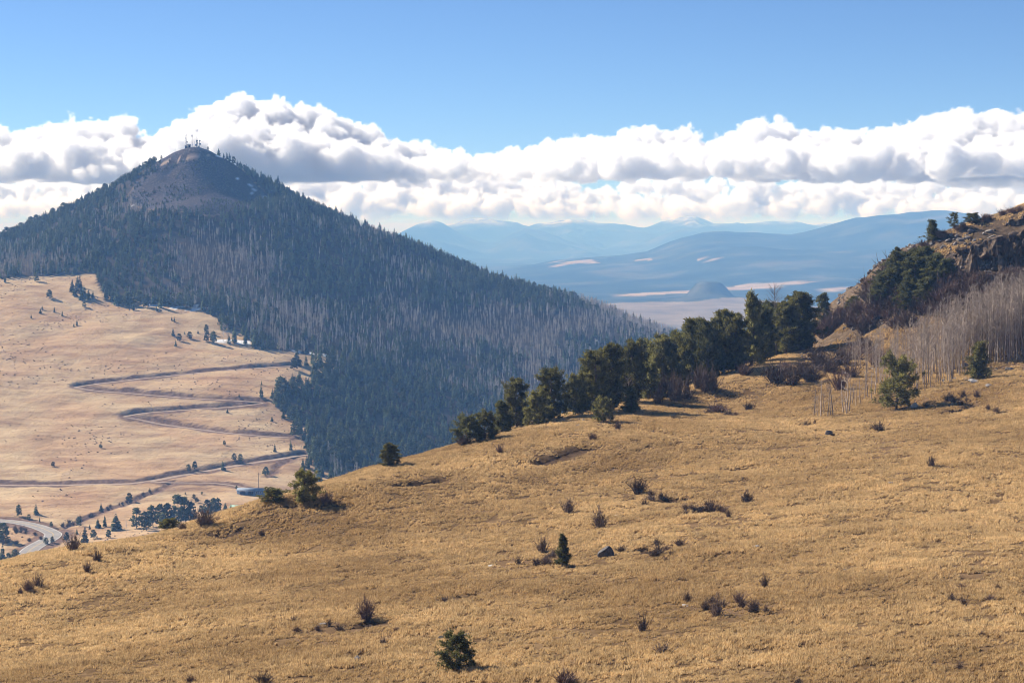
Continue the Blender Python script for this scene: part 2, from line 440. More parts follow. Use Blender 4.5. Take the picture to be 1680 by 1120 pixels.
m, n, out = mat_new('far_land')
pos = position(n)
forest = ramp(n, noise(n, 0.004, 6, 0.65, pos), [(0.36, (0.008, 0.014, 0.012)), (0.52, (0.030, 0.040, 0.030)), (0.66, (0.095, 0.088, 0.065))])
paleC = ramp(n, noise(n, 0.01, 4, 0.6, pos), [(0.35, (0.34, 0.235, 0.15)), (0.65, (0.56, 0.42, 0.29))])
snowC = (0.78, 0.80, 0.84)
c = mix(n, attr(n, 'pale').outputs['Fac'], forest, paleC)
c = mix(n, math_(n, 'MULTIPLY', attr(n, 'snow').outputs['Fac'], ramp(n, noise(n, 0.006, 6, 0.72, pos), [(0.40, (0.12, 0.12, 0.12)), (0.60, (0.9, 0.9, 0.9))])), c, snowC)
b = N(n, 'ShaderNodeBsdfPrincipled', i_Roughness=1.0); b.inputs['Specular IOR Level'].default_value = 0.0
n.links.new(c, b.inputs['Base Color']); n.links.new(b.outputs[0], out.inputs[0])
tag(link('plain', far_me, m), 'far plain, mesa, butte and snowy ranges fading into blue haze', kind='structure')

# ------------------------------------------------------------------ haze: one closed box of even air
m, n, out = mat_new('air')
pv = N(n, 'ShaderNodeVolumePrincipled', i_Density=1.7e-4, i_Anisotropy=-0.1)
pv.inputs['Color'].default_value = (0.225, 0.49, 1.0, 1); pv.inputs['Absorption Color'].default_value = (1, 1, 1, 1)
n.links.new(pv.outputs[0], out.inputs['Volume'])
HZ = MB(); lo, hi = np.array((-29900, -350, -212.0)), np.array((29900, 59500, 84.0))
HZ.box((lo + hi) / 2, hi - lo)
tag(HZ.build('haze', m), 'thin blue mountain haze', kind='stuff')

# ------------------------------------------------------------------ clouds: banks of cumulus far beyond the ranges, as real volumes
def cloud_bank(name, label, Y0, Y1, tops, base_v, x_pad, res, dens, soft, puff, seed, rag, base_slope=0.9):
    r = np.random.default_rng(seed)
    Ym = Y0 + 0.7 * (Y1 - Y0)
    tp = np.array([(ray(u, v)[0] * Ym, ray(u, v)[1] * Ym) for u, v in tops])
    bp = np.array([(ray(u, v)[0] * Ym, ray(u, v)[1] * Ym) for u, v in base_v])
    x0, x1 = tp[0, 0], tp[-1, 0]
    C = []; R = []
    x = x0
    while x < x1:
        top = np.interp(x, tp[:, 0], tp[:, 1]); bot = np.interp(x, bp[:, 0], bp[:, 1]); h = top - bot
        for k in range(puff):
            yy = r.uniform(Y0, Y1); edge = np.interp((yy - Y0) / (Y1 - Y0), (0, .7, 1), (.26, 1, .75))
            rad = max(r.uniform(0.14, 0.34) * min(h, 1400), 80)
            C.append((x + r.uniform(-1, 1) * 260, yy, bot + rad * 0.6 + r.uniform(0, 1) ** 0.55 * max(h * edge - rad * 1.75, 0))); R.append(rad)
        for k in range(2):          # heads right under the skyline
            rad = r.uniform(0.10, 0.26) * min(h, 1500); xx = x + r.uniform(-1, 1) * 160
            C.append((xx, Ym + r.uniform(-0.12, 0.1) * (Y1 - Y0), np.interp(xx, tp[:, 0], tp[:, 1]) - rad * r.uniform(1.05, 1.5))); R.append(rad)
        x += 190
    for lev in range(2):            # cauliflower: smaller heads budding from the bigger ones
        n0 = len(C) if lev == 0 else n1
        for i in range(0 if lev == 0 else n0, len(C)):
            if R[i] < 70: continue
            for k in range(4):
                d = r.normal(size=3); d[2] = abs(d[2]) * 0.8 + 0.1; d[1] = -abs(d[1]); d /= np.linalg.norm(d)
                q = np.array(C[i]) + d * R[i] * 0.9; rr = R[i] * r.uniform(0.28, 0.5)
                if q[2] + rr < np.interp(q[0], tp[:, 0], tp[:, 1]) + 30: C.append(tuple(q)); R.append(rr)
        n1 = n0
    C = np.array(C); R = np.array(R)
    # points of the puffs' common surface, each with its outward normal
    pts = []; nrm = []
    for i in range(len(C)):
        k = int(np.clip(R[i] ** 2 / 300, 36, 360))
        d = r.normal(size=(k, 3)); d /= np.linalg.norm(d, axis=1, keepdims=True)
        p = C[i] + R[i] * d
        near = np.where(np.linalg.norm(C - C[i], axis=1) < R + R[i])[0]; near = near[near != i]
        ok = np.ones(k, bool)
        if len(near):
            ok = (np.linalg.norm(p[:, None] - C[near][None], axis=2) > R[near][None] * 0.98).all(1)
        pts.append(p[ok]); nrm.append(d[ok])
    pts = np.concatenate(pts); nrm = np.concatenate(nrm)
    me = bpy.data.meshes.new(name); me.vertices.add(len(pts)); me.vertices.foreach_set('co', pts.astype(np.float32).ravel())
    a = me.attributes.new('out', 'FLOAT_VECTOR', 'POINT'); a.data.foreach_set('vector', nrm.astype(np.float32).ravel())
    o = link(name, me)
    lo = pts.min(0) - 260; hi = pts.max(0) + 260
    lo[2] = max(np.mean(bp[:, 1]) - 190, 96)
    
    g = bpy.data.node_groups.new(name, 'GeometryNodeTree')
    g.interface.new_socket('Geometry', in_out='INPUT', socket_type='NodeSocketGeometry'); g.interface.new_socket('Geometry', in_out='OUTPUT', socket_type='NodeSocketGeometry')
    gi, go = g.nodes.new('NodeGroupInput'), g.nodes.new('NodeGroupOutput')
    L = g.links.new
    G = lambda t, **k: N(g, t, **k)
    ps = G('GeometryNodeInputPosition')
    sn = G('GeometryNodeSampleNearest', domain='POINT'); L(gi.outputs[0], sn.inputs['Geometry']); L(ps.outputs[0], sn.inputs['Sample Position'])
    def samp(val):
        s = G('GeometryNodeSampleIndex', data_type='FLOAT_VECTOR', domain='POINT'); L(gi.outputs[0], s.inputs['Geometry']); L(val, s.inputs['Value']); L(sn.outputs[0], s.inputs['Index']); return s.outputs[0]
    q = samp(ps.outputs[0])
    na = G('GeometryNodeInputNamedAttribute', data_type='FLOAT_VECTOR', i_0='out'); nv = samp(na.outputs[0])
    def vm(op, a, b):
        x = G('ShaderNodeVectorMath', operation=op); L(a, x.inputs[0])
        if isinstance(b, (tuple, list)): x.inputs[1].default_value = b
        else: L(b, x.inputs[1])
        return x
    sd = vm('DOT_PRODUCT', vm('SUBTRACT', ps.outputs[0], q).outputs[0], nv).outputs['Value']
    def nz(scale, detail, rough=0.55):
        x = G('ShaderNodeTexNoise', i_Scale=scale, i_Detail=detail, i_Roughness=rough); L(ps.outputs[0], x.inputs['Vector']); return math_(g, 'SUBTRACT', x.outputs[0], 0.5)
    sep = G('ShaderNodeSeparateXYZ'); L(ps.outputs[0], sep.inputs[0])
    n1 = math_(g, 'MULTIPLY', nz(1 / 420.0, 5, 0.66), rag)
    # billows: inverted creases give rounded heads
    vo = G('ShaderNodeTexVoronoi', feature='SMOOTH_F1', i_Scale=1 / 230.0); vo.inputs['Smoothness'].default_value = 0.25
    L(vm('ADD', ps.outputs[0], (13.0, 71.0, 5.0)).outputs[0], vo.inputs['Vector'])
    n2 = math_(g, 'MULTIPLY', math_(g, 'SUBTRACT', 0.5, vo.outputs['Distance']), 90.0)
    h = math_(g, 'ADD', math_(g, 'MULTIPLY', sd, -1.0), math_(g, 'ADD', n1, n2))
    # flat bases
    zb = float(np.mean(bp[:, 1]))
    hb = math_(g, 'ADD', math_(g, 'MULTIPLY', math_(g, 'SUBTRACT', sep.outputs[2], zb), base_slope), math_(g, 'MULTIPLY', nz(1 / 1300.0, 2), 420.0))
    h = math_(g, 'MINIMUM', h, hb)
    mr = G('ShaderNodeMapRange', interpolation_type='SMOOTHSTEP', i_1=-10.0, i_2=soft, i_3=0.0, i_4=dens); L(h, mr.inputs[0])
    vc = G('GeometryNodeVolumeCube'); L(mr.outputs[0], vc.inputs['Density'])
    vc.inputs['Min'].default_value = lo; vc.inputs['Max'].default_value = hi
    for k, nm in enumerate(('Resolution X', 'Resolution Y', 'Resolution Z')): vc.inputs[nm].default_value = int((hi - lo)[k] / (res * (4.0 if k == 1 else 1)))
    sm = G('GeometryNodeSetMaterial'); sm.inputs['Material'].default_value = cloud_mat; L(vc.outputs[0], sm.inputs[0]); L(sm.outputs[0], go.inputs[0])
    md = o.modifiers.new('volume', 'NODES'); md.node_group = g
    me.materials.append(cloud_mat)
    tag(o, label, 'cloud bank', kind='stuff')
    print(name, len(C), len(pts), [int(q) for q in (hi - lo) / res])
    return o
cloud_mat, n, out = mat_new('cloud')
pv = N(n, 'ShaderNodeVolumePrincipled', i_Density=1.0, i_Anisotropy=0.3)
pv.inputs['Color'].default_value = (0.966, 0.970, 0.985, 1)
n.links.new(pv.outputs[0], out.inputs['Volume'])
SEED1 = 3
TOP1 = ((-260, 240), (-150, 215), (0, 209), (60, 214), (100, 205), (132, 192), (160, 200), (195, 188), (222, 196), (236, 222), (262, 262), (268, 232), (280, 206), (305, 194), (335, 176), (370, 163), (400, 155), (440, 161),
        (480, 164), (520, 172), (556, 184), (590, 204), (612, 206), (640, 226), (690, 228), (722, 242), (790, 250), (860, 240), (930, 229), (1000, 219), (1035, 208), (1048, 198), (1080, 212), (1110, 209), (1160, 232), (1200, 218),
        (1230, 198), (1285, 195), (1310, 212), (1400, 206), (1450, 208), (1500, 198), (1535, 186), (1565, 172), (1600, 184), (1650, 178), (1700, 180), (1800, 200), (1960, 230))
BASE1 = ((-260, 303), (200, 304), (640, 302), (1100, 297), (1400, 297), (1680, 302), (1960, 302))
TOP2 = ((-260, 294), (0, 292), (100, 288), (250, 294), (400, 288), (540, 282), (640, 278), (720, 278), (800, 284), (900, 282), (935, 294), (950, 306), (985, 304), (1010, 294), (1060, 288), (1140, 286), (1240, 288), (1300, 300), (1330, 294), (1500, 288), (1680, 290), (1960, 302))
BASE2 = ((-260, 362), (1960, 362))
if 'NOCLOUD' not in globals():
    cloud_bank('cloud_bank', 'tall white cumulus bank with grey-lavender undersides behind the wooded peak', 28000, 33500, TOP1, BASE1, 3000, 28.0, 0.013, 40.0, 8, SEED1, 400.0)
    cloud_bank('cloud_layer', 'low creamy cloud layer lying along the snowy far ranges', 37000, 40500, TOP2, BASE2, 3000, 34.0, 0.014, 90.0, 3, 5, 430.0, 0.28)

def field(G, arr, x, y):
    i = np.clip(np.searchsorted(G.xs, x), 0, len(G.xs) - 1); j = np.clip(np.searchsorted(G.ys, y), 0, len(G.ys) - 1)
    return arr[j, i]

# ------------------------------------------------------------------ the mountain: dirt roads cut into the meadow, then its surface
def path_on(G, px, step=3.0, y0=None, y1=None):
    """a line of photograph pixels laid down on the ground G and resampled every STEP metres"""
    p = np.array([G.hit(u, v, y0, y1)[:2] for u, v in px])
    for _ in range(2):                                       # round the corners a little
        q = [p[0]]
        for a, b in zip(p[:-1], p[1:]): q += [a * .75 + b * .25, a * .25 + b * .75]
        p = np.array(q + [p[-1]])
    d = np.concatenate([[0], np.cumsum(np.hypot(*np.diff(p, axis=0).T))])
    t = np.arange(0, d[-1], step)
    return np.stack([np.interp(t, d, p[:, 0]), np.interp(t, d, p[:, 1])], -1)
ROADS = [  # name, pixels, half width, label
    ('dirt_road', ((482, 597), (440, 600), (380, 605), (300, 612), (240, 618), (180, 624), (140, 629), (121, 632), (140, 637), (180, 640), (240, 645), (300, 650), (370, 654), (420, 656),
                   (434, 659), (405, 663), (340, 667), (280, 671), (235, 675), (207, 679), (208, 683), (228, 687), (270, 693), (330, 702), (400, 711), (478, 717)), 2.3),
    ('dirt_road', ((-60, 793), (0, 792), (100, 792), (200, 791), (240, 788), (290, 778), (340, 770), (400, 758), (450, 750), (502, 743)), 2.4),
    ('dirt_road', ((246, 790), (300, 792), (350, 791), (382, 795), (418, 804)), 1.6),
    ('highway', ((-60, 853), (-20, 855), (14, 859), (40, 862), (66, 867), (84, 873), (89, 879), (80, 887), (62, 896), (48, 905), (40, 918), (36, 935)), 3.9),
]
DITCH = [(((284, 790), (262, 803), (240, 811), (215, 822), (165, 840), (132, 853), (112, 862), (95, 868)), 2.2), (((497, 746), (474, 754), (452, 767), (438, 783)), 1.6)]
def carve(G, path, half, zline, bank=1.7, fill=True):
    """cut a level bench of half width HALF along a path into the grid"""
    m = (G.X > path[:, 0].min() - 12) & (G.X < path[:, 0].max() + 12) & (G.Y > path[:, 1].min() - 12) & (G.Y < path[:, 1].max() + 12)
    ii = np.where(m.ravel())[0]
    q = np.stack([G.X.ravel()[ii], G.Y.ravel()[ii]], -1)
    d = np.full(len(q), 1e9); kk = np.zeros(len(q), int)
    for i in range(0, len(q), 40000):
        dd = np.hypot(q[i:i + 40000, None, 0] - path[None, :, 0], q[i:i + 40000, None, 1] - path[None, :, 1])
        kk[i:i + 40000] = dd.argmin(1); d[i:i + 40000] = dd.min(1)
    w = np.clip((half + bank - d) / bank, 0, 1)
    Zf = G.Z.ravel(); z0 = Zf[ii]
    Zf[ii] = z0 * (1 - w) + zline[kk] * w
    G.Z = Zf.reshape(G.X.shape)
    soil = SOIL.ravel(); soil[ii] = np.maximum(soil[ii], np.clip((half + bank + 0.9 + 3.2 * fbm(q[:, 0] / 9, q[:, 1] / 9, 3, 117) - d) / 1.0, 0, 1))
    SOIL[:] = soil.reshape(SOIL.shape)
def smooth1(a, k):
    p = np.pad(a, (k, k), 'edge'); return np.convolve(p, np.ones(2 * k + 1) / (2 * k + 1), 'valid')
SOIL = np.zeros(G_mt.Z.shape)
road_lines = []
BASE_Z = G_mt.Z.copy()
for nm, px, half in ROADS:
    p = path_on(G_mt, px, 2.0, 780, 1500)
    if nm == 'dirt_road': p = p + np.stack([1.6 * fbm(p[:, 0] / 16, p[:, 1] / 16, 3, 118), 1.6 * fbm(p[:, 0] / 16, p[:, 1] / 16, 3, 119)], -1)
    z = smooth1(G_mt(p[:, 0], p[:, 1]), 7)
    if nm == 'highway': z = smooth1(z, 20) + 0.9
    if nm == 'dirt_road' and half > 2: z = z - 1.0           # benched into the slope: the bank above stands in shade
    road_lines.append((nm, p, z, half))
for nm, p, z, half in road_lines: carve(G_mt, p, half + 0.5, z, 4.0 if nm == 'highway' else 2.2)
for px, half in DITCH:
    p = path_on(G_mt, px, 2.0, 780, 1500); z = smooth1(G_mt(p[:, 0], p[:, 1]), 3) - 1.3
    carve(G_mt, p, half * 0.15, z, 1.8)
def ribbon(name, p, z, offs, mat, lift):
    """a strip along a path between two sideways offsets"""
    t = np.gradient(p, axis=0); t /= np.linalg.norm(t, axis=1, keepdims=True); nrm = np.stack([-t[:, 1], t[:, 0]], -1)
    co = np.stack([np.concatenate([p + nrm * o, (z + lift)[:, None]], 1) for o in offs], 1).reshape(-1, 3)
    k = len(offs); i = (np.arange(len(p) - 1)[:, None] * k + np.arange(k - 1)[None]).ravel()
    return mesh_np(name, co, np.stack([i, i + 1, i + k + 1, i + k], -1))

m_dirt = simple_mat('road_dirt', [(0.3, (0.22, 0.155, 0.115)), (0.7, (0.36, 0.27, 0.21))], 0.25, coord='w', bump=0.05)
m_asph = simple_mat('asphalt', [(0.3, (0.24, 0.22, 0.21)), (0.7, (0.33, 0.31, 0.30))], 0.3, coord='w')
m_line = simple_mat('road_paint', [(0.4, (0.75, 0.72, 0.66)), (0.6, (0.85, 0.83, 0.78))], 0.8, coord='w')
m_yell = simple_mat('yellow_road_paint', [(0.4, (0.62, 0.42, 0.08)), (0.6, (0.70, 0.50, 0.12))], 0.8, coord='w')
for k, (nm, p, z, half) in enumerate(road_lines):
    o = link(nm, ribbon(nm, p, z, (-half, -half * .5, half * .5, half), m_dirt, 0.10), m_asph if nm == 'highway' else m_dirt)
    tag(o, kind='structure')
    if nm == 'highway':
        for off, wd, mm, ln in ((-half + .35, .16, m_line, 'road_marking'), (half - .35, .16, m_line, 'road_marking'), (0.0, .22, m_yell, 'road_marking')):
            tag(link(ln, ribbon(ln, p, z, (off - wd / 2, off + wd / 2), mm, 0.106), mm), kind='structure')

# which part of the mountain is wood, scree or meadow (polygons of photograph pixels laid onto the ground)
WOOD = ((-400, 470), (-60, 462), (0, 458), (60, 452), (157, 447), (164, 478), (196, 500), (226, 496), (262, 496), (300, 506), (352, 508), (366, 536), (398, 548), (425, 566), (455, 576), (545, 584), (548, 600),
        (528, 632), (470, 640), (444, 652), (452, 662), (478, 684), (505, 700), (512, 716), (506, 738), (512, 752), (548, 775), (548, 800), (560, 960), (1500, 960), (1500, 470), (1000, 440), (560, 330), (430, 270), (396, 276), (420, 300), (440, 322), (412, 343), (380, 351), (330, 352), (296, 346), (232, 342),
        (205, 330), (226, 300), (270, 276), (262, 262), (130, 300), (0, 350), (-400, 400))
SCREE = ((240, 276), (258, 256), (285, 236), (345, 236), (372, 262), (402, 282), (440, 322), (412, 345), (380, 352), (330, 353), (296, 347), (232, 343), (205, 330), (226, 300))
mp = np.stack([G_mt.X, G_mt.Y, G_mt.Z], -1)
mu, mv = project(mp)
wu = mu + 9 * fbm(mp[..., 0] / 35, mp[..., 1] / 50, 3, 111); wv = mv + 7 * fbm(mp[..., 0] / 30, mp[..., 1] / 45, 3, 112)
wood = in_poly(wu, wv, WOOD) | (mp[..., 1] > 1660)
scree = in_poly(wu, wv, SCREE) & (mp[..., 1] < 1700)
snow = np.zeros(mu.shape)
for poly in (((384, 286), (404, 296), (436, 322), (456, 334), (450, 340), (424, 326), (398, 306)), ((332, 250), (352, 251), (366, 258), (352, 258), (340, 256)), ((528, 582), (545, 581), (562, 590), (548, 594)), ((196, 482), (236, 492), (270, 500), (330, 505), (330, 512), (240, 502), (205, 494)),
             ((305, 498), (345, 500), (345, 507), (312, 505)), ((215, 336), (240, 338), (236, 342), (214, 341)), ((975, 556), (990, 552), (992, 572), (980, 576)), ((350, 556), (430, 560), (430, 566), (352, 562)), ((480, 574), (540, 578), (540, 583), (482, 580)), ((465, 655), (482, 662), (482, 665), (466, 659)), ((575, 600), (592, 606), (590, 610), (574, 604))):
    snow = np.maximum(snow, in_poly(mu, mv, poly) * 1.0)
snow *= (fbm(mp[..., 0] / 4, mp[..., 1] / 7, 3, 113) > 0.10)
track = in_poly(mu, mv + 1.0 * fbm(mp[..., 0] / 6, mp[..., 1] / 6, 2, 116), ((262, 268), (285, 262), (310, 258), (345, 252.5), (345, 255), (310, 260.5), (285, 264.5), (266, 270))) & (mp[..., 1] < 1640)
mt_me = G_mt.mesh('mountain')
for nm, val in (('wood', wood), ('scree', scree), ('snow', snow), ('soil', SOIL), ('track', track)): point_attr(mt_me, nm, val * 1.0)
m, n, out = mat_new('mountain_ground')
pos = position(n)
st = N(n, 'ShaderNodeMapping'); st.inputs['Scale'].default_value = (0.35, 1.0, 1.0); n.links.new(pos, st.inputs[0])
g1 = ramp(n, noise(n, 0.09, 7, 0.68, st.outputs[0]), [(0.30, (0.30, 0.19, 0.125)), (0.48, (0.48, 0.335, 0.215)), (0.70, (0.64, 0.475, 0.31))])
g2 = ramp(n, noise(n, 0.018, 5, 0.6, pos), [(0.42, (0.92, 0.83, 0.80)), (0.58, (1.0, 1.0, 1.0))])
grassC = mix(n, 1.0, g1, g2, 'MULTIPLY')
spk = N(n, 'ShaderNodeTexVoronoi', i_Scale=0.42); n.links.new(pos, spk.inputs['Vector'])
dots = ramp(n, spk.outputs['Distance'], [(0.10, (0.55, 0.50, 0.45)), (0.22, (1, 1, 1))])
grassC = mix(n, 1.0, mix(n, 1.0, grassC, dots, 'MULTIPLY'), (0.955, 0.99, 0.94), 'MULTIPLY')
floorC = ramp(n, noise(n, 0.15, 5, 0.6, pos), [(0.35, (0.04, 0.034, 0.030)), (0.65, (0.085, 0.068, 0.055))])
screeC = ramp(n, noise(n, 0.6, 6, 0.75, pos), [(0.36, (0.034, 0.030, 0.036)), (0.55, (0.080, 0.070, 0.076)), (0.72, (0.26, 0.23, 0.23))])
soilC = ramp(n, noise(n, 0.4, 4, 0.6, pos), [(0.35, (0.13, 0.08, 0.06)), (0.65, (0.24, 0.16, 0.12))])
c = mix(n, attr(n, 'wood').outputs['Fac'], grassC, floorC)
c = mix(n, attr(n, 'scree').outputs['Fac'], c, screeC)
c = mix(n, attr(n, 'soil').outputs['Fac'], c, soilC)
c = mix(n, attr(n, 'track').outputs['Fac'], c, (0.42, 0.32, 0.25))
c = mix(n, attr(n, 'snow').outputs['Fac'], c, (0.80, 0.81, 0.84))
b = N(n, 'ShaderNodeBsdfPrincipled', i_Roughness=1.0); b.inputs['Specular IOR Level'].default_value = 0.0
bp = N(n, 'ShaderNodeBump', i_Strength=0.7, i_Distance=1.2); n.links.new(noise(n, 0.35, 5, 0.7, pos), bp.inputs['Height']); n.links.new(bp.outputs[0], b.inputs['Normal'])
n.links.new(c, b.inputs['Base Color']); n.links.new(b.outputs[0], out.inputs[0])
tag(link('mountain', mt_me, m), 'wooded conical mountain with a dry grass meadow on its left foot', kind='structure')

# ------------------------------------------------------------------ trees of the mountain
def far_conifer(seed, h=9.0, w=3.2, full=1.0):
    r = np.random.default_rng(seed); mb = MB()
    mb.tube([(0, 0, -0.6), (0, 0, h * 0.5), (0, 0, h * 0.97)], [0.16, 0.10, 0.02], 4)
    B, T, Wd = [], [], []
    nl = 13
    for k in range(nl):
        t = (k + 0.3 * r.random()) / nl; z = h * (0.08 + 0.9 * t); L = w / 2 * (1 - t) ** 0.8 * r.uniform(0.75, 1.15) + 0.18
        nb = 8 if t < 0.7 else 6
        for j in range(nb):
            if r.random() > full: continue
            a = 2 * pi * (j + r.random() * 0.8) / nb; l = L * r.uniform(0.7, 1.15)
            B.append((0.0, 0.0, z + 0.15)); T.append((l * cos(a), l * sin(a), z - l * r.uniform(0.15, 0.45))); Wd.append(l * 0.62 + 0.22)
            a += 0.3; B.append((l * .3 * cos(a), l * .3 * sin(a), z + 0.1)); T.append((l * .8 * cos(a), l * .8 * sin(a), z + r.uniform(-.1, .5))); Wd.append(l * 0.4 + 0.2)
    side = r.normal(size=(len(B), 3)) * np.array((.5, .5, 1.0)) + np.array((0, 0, .8))
    mb.leaves(B, T, Wd, side)
    return mb.mesh('conifer')
def far_pine(seed, h=7.5, w=5.0):
    """round-headed pine as seen from a kilometre"""
    r = np.random.default_rng(seed); mb = MB()
    mb.tube([(0, 0, -0.6), (0.1, 0, h * 0.5), (0, 0.1, h * 0.9)], [0.2, 0.13, 0.03], 4)
    B, T, Wd = [], [], []
    for k in range(84):
        t = r.uniform(0.10, 1.0); a = r.uniform(0, 2 * pi); rr = w / 2 * min(1, 1.5 * (1.03 - t) ** 0.55) * r.uniform(0.35, 1.0)
        c = np.array((rr * cos(a), rr * sin(a), h * t * 0.95))
        for j in range(7):
            d = r.normal(size=3); d[2] = abs(d[2]) * 0.7; d /= np.linalg.norm(d); s = r.uniform(0.5, 1.1)
            B.append(c - d * 0.2 * s); T.append(c + d * s); Wd.append(s * 0.75)
    mb.leaves(B, T, Wd)
    return mb.mesh('pine')
def far_aspen(seed, h=9.0):
    r = np.random.default_rng(seed); mb = MB()
    lean = r.normal(size=2) * 0.25
    mb.tube([(0, 0, -0.5), (lean[0] * .4, lean[1] * .4, h * .5), (lean[0], lean[1], h)], [0.10, 0.07, 0.02], 3)
    B, T, Wd = [], [], []
    for k in range(40):
        t = r.uniform(0.30, 0.98); a = r.uniform(0, 2 * pi); l = h * 0.20 * (1.15 - t) * r.uniform(0.6, 1.5) + 0.3
        b0 = np.array((lean[0] * t, lean[1] * t, h * t)); tip = b0 + np.array((l * cos(a) * .7, l * sin(a) * .7, l * .9))
        B.append(b0); T.append(tip); Wd.append(0.09)
        for j in range(3):
            q = b0 + (tip - b0) * r.uniform(.3, .8); B.append(q); T.append(q + r.normal(size=3) * (.3, .3, .15) + (0, 0, .5)); Wd.append(0.07)
    mb.blades(B, T, Wd)
    return mb.mesh('aspen')
def leaf_mat(name, a, bcol, rand=0.25, transl=0.25, scale=0.9):
    return simple_mat(name, [(0.35, a), (0.65, bcol)], scale, 2, rough=0.75, transl=transl, rand=rand, spec=0.1)
m_spruce = leaf_mat('spruce_needles', (0.050, 0.072, 0.038), (0.125, 0.150, 0.076), 0.55, 0.42)
m_pinefar = leaf_mat('pine_needles_far', (0.052, 0.066, 0.034), (0.120, 0.130, 0.064), 0.5, 0.42)
m_aspfar = leaf_mat('aspen_bark_far', (0.32, 0.285, 0.26), (0.58, 0.52, 0.47), 0.35, 0.0)
K_con = [(far_conifer(201, 9, 4.4), m_spruce), (far_conifer(202, 9, 3.6, .9), m_spruce), (far_conifer(203, 9, 5.2), m_spruce), (far_conifer(204, 9, 4.2, .85), m_spruce), (far_pine(205), m_pinefar), (far_pine(206, 7.5, 4.2), m_pinefar)]
K_asp = [(far_aspen(211 + k), m_aspfar) for k in range(5)]

# sage and bunch grass tussocks dotted over the meadow
r = np.random.default_rng(12)
xs = r.uniform(-440, 10, 26000); ys = r.uniform(840, 1440, 26000); zs = G_mt(xs, ys); us_, vs_ = project(np.stack([xs, ys, zs], -1))
ok = ~in_poly(us_, vs_, WOOD) & (r.random(26000) < 0.14 + 1.5 * fbm(xs / 45, ys / 60, 4, 143)) & (field(G_mt, SOIL, xs, ys) < .1) & (us_ > -120) & (us_ < 560)
def tussock(seed):
    r_ = np.random.default_rng(seed); mb = MB(); d_ = r_.normal(size=(26, 3)); d_[:, 2] = np.abs(d_[:, 2]) * .9; d_ /= np.linalg.norm(d_, axis=1, keepdims=True)
    mb.blades(d_ * .08 + (0, 0, -.15), d_ * r_.uniform(.6, 1.1, (26, 1)), .34); return mb.mesh('tussock')
m_sage = simple_mat('sage_tussock', [(0.35, (0.10, 0.075, 0.055)), (0.65, (0.26, 0.19, 0.135))], 0.02, 3, coord='w', rand=0.35)
print('tussocks', ok.sum())
scatter('meadow_scrub', 'small sage and grass tussocks dotted over the pale meadow', 'scrub', np.stack([xs, ys, zs], -1)[ok], np.stack([0 * xs, 0 * xs, r.uniform(0, 6, len(xs))], -1)[ok], (r.uniform(.25, 1.0, (len(xs), 1)) ** 1.5 * (.9, .9, .8))[ok], r.integers(0, 3, ok.sum()), [(tussock(231 + k), m_sage) for k in range(3)])

def wood_points(N0, seed):
    r = np.random.default_rng(seed)
    x = r.uniform(-620, 560, N0); y = r.uniform(985, 1690, N0)
    x = np.where(r.random(N0) < 0.0, x, x)
    z = G_mt(x, y); u, v = project(np.stack([x, y, z], -1))
    pu = u + 9 * fbm(x / 35, y / 50, 3, 111); pv_ = v + 7 * fbm(x / 30, y / 45, 3, 112)
    ok = in_poly(pu, pv_, WOOD) | ((y > 1640) & ~in_poly(u, v, SCREE) & (np.abs(u - 318) > 70))
    ok &= ~((y > 1600) & (np.abs(u - 318) < 64))
    return x[ok], y[ok], z[ok], u[ok], v[ok], r
x, y, z, u, v, r = wood_points(76000, 5)
# how much of the wood is bare aspen: bands and patches
asp = 0.22 + 1.3 * fbm(x / 70, y / 110, 4, 121)
for cu, cv, su, sv, k in ((850, 530, 150, 24, 0.85), (1010, 524, 100, 32, 0.8), (760, 540, 90, 16, 0.5), (900, 580, 90, 18, 0.35), (560, 500, 70, 20, 0.3), (420, 470, 150, 45, 0.32), (250, 400, 120, 35, 0.28), (640, 520, 110, 40, 0.2), (1060, 545, 40, 20, .4), (60, 430, 120, 14, 0.5),
                          (650, 700, 160, 60, -0.45), (560, 330, 170, 45, -0.5), (800, 420, 150, 35, -0.5), (750, 470, 90, 18, -0.25), (560, 640, 90, 40, -0.12), (840, 620, 120, 40, -0.3), (90, 380, 120, 30, -0.3), (600, 750, 120, 40, -0.2)):
    asp += k * np.exp(-((u - cu) / su) ** 2 - ((v - cv) / sv) ** 2)
gul = np.abs((u - 165) - (v - 445) * -0.62 * 1.0); asp -= 0.8 * np.exp(-(gul / 12) ** 2) * ((v > 350) & (v < 450))
isA = asp + 0.30 * r.normal(size=len(x)) > 0.5
dens = np.where(isA, 0.80, 0.66); keep = r.random(len(x)) < dens
sc = r.uniform(0.50, 0.98, len(x)) * (0.9 + 0.5 * fbm(x / 60, y / 60, 2, 131))
P3 = np.stack([x, y, z], -1)
yaw = r.uniform(0, 2 * pi, len(x)); rot = np.stack([r.normal(size=len(x)) * .03, r.normal(size=len(x)) * .03, yaw], -1)
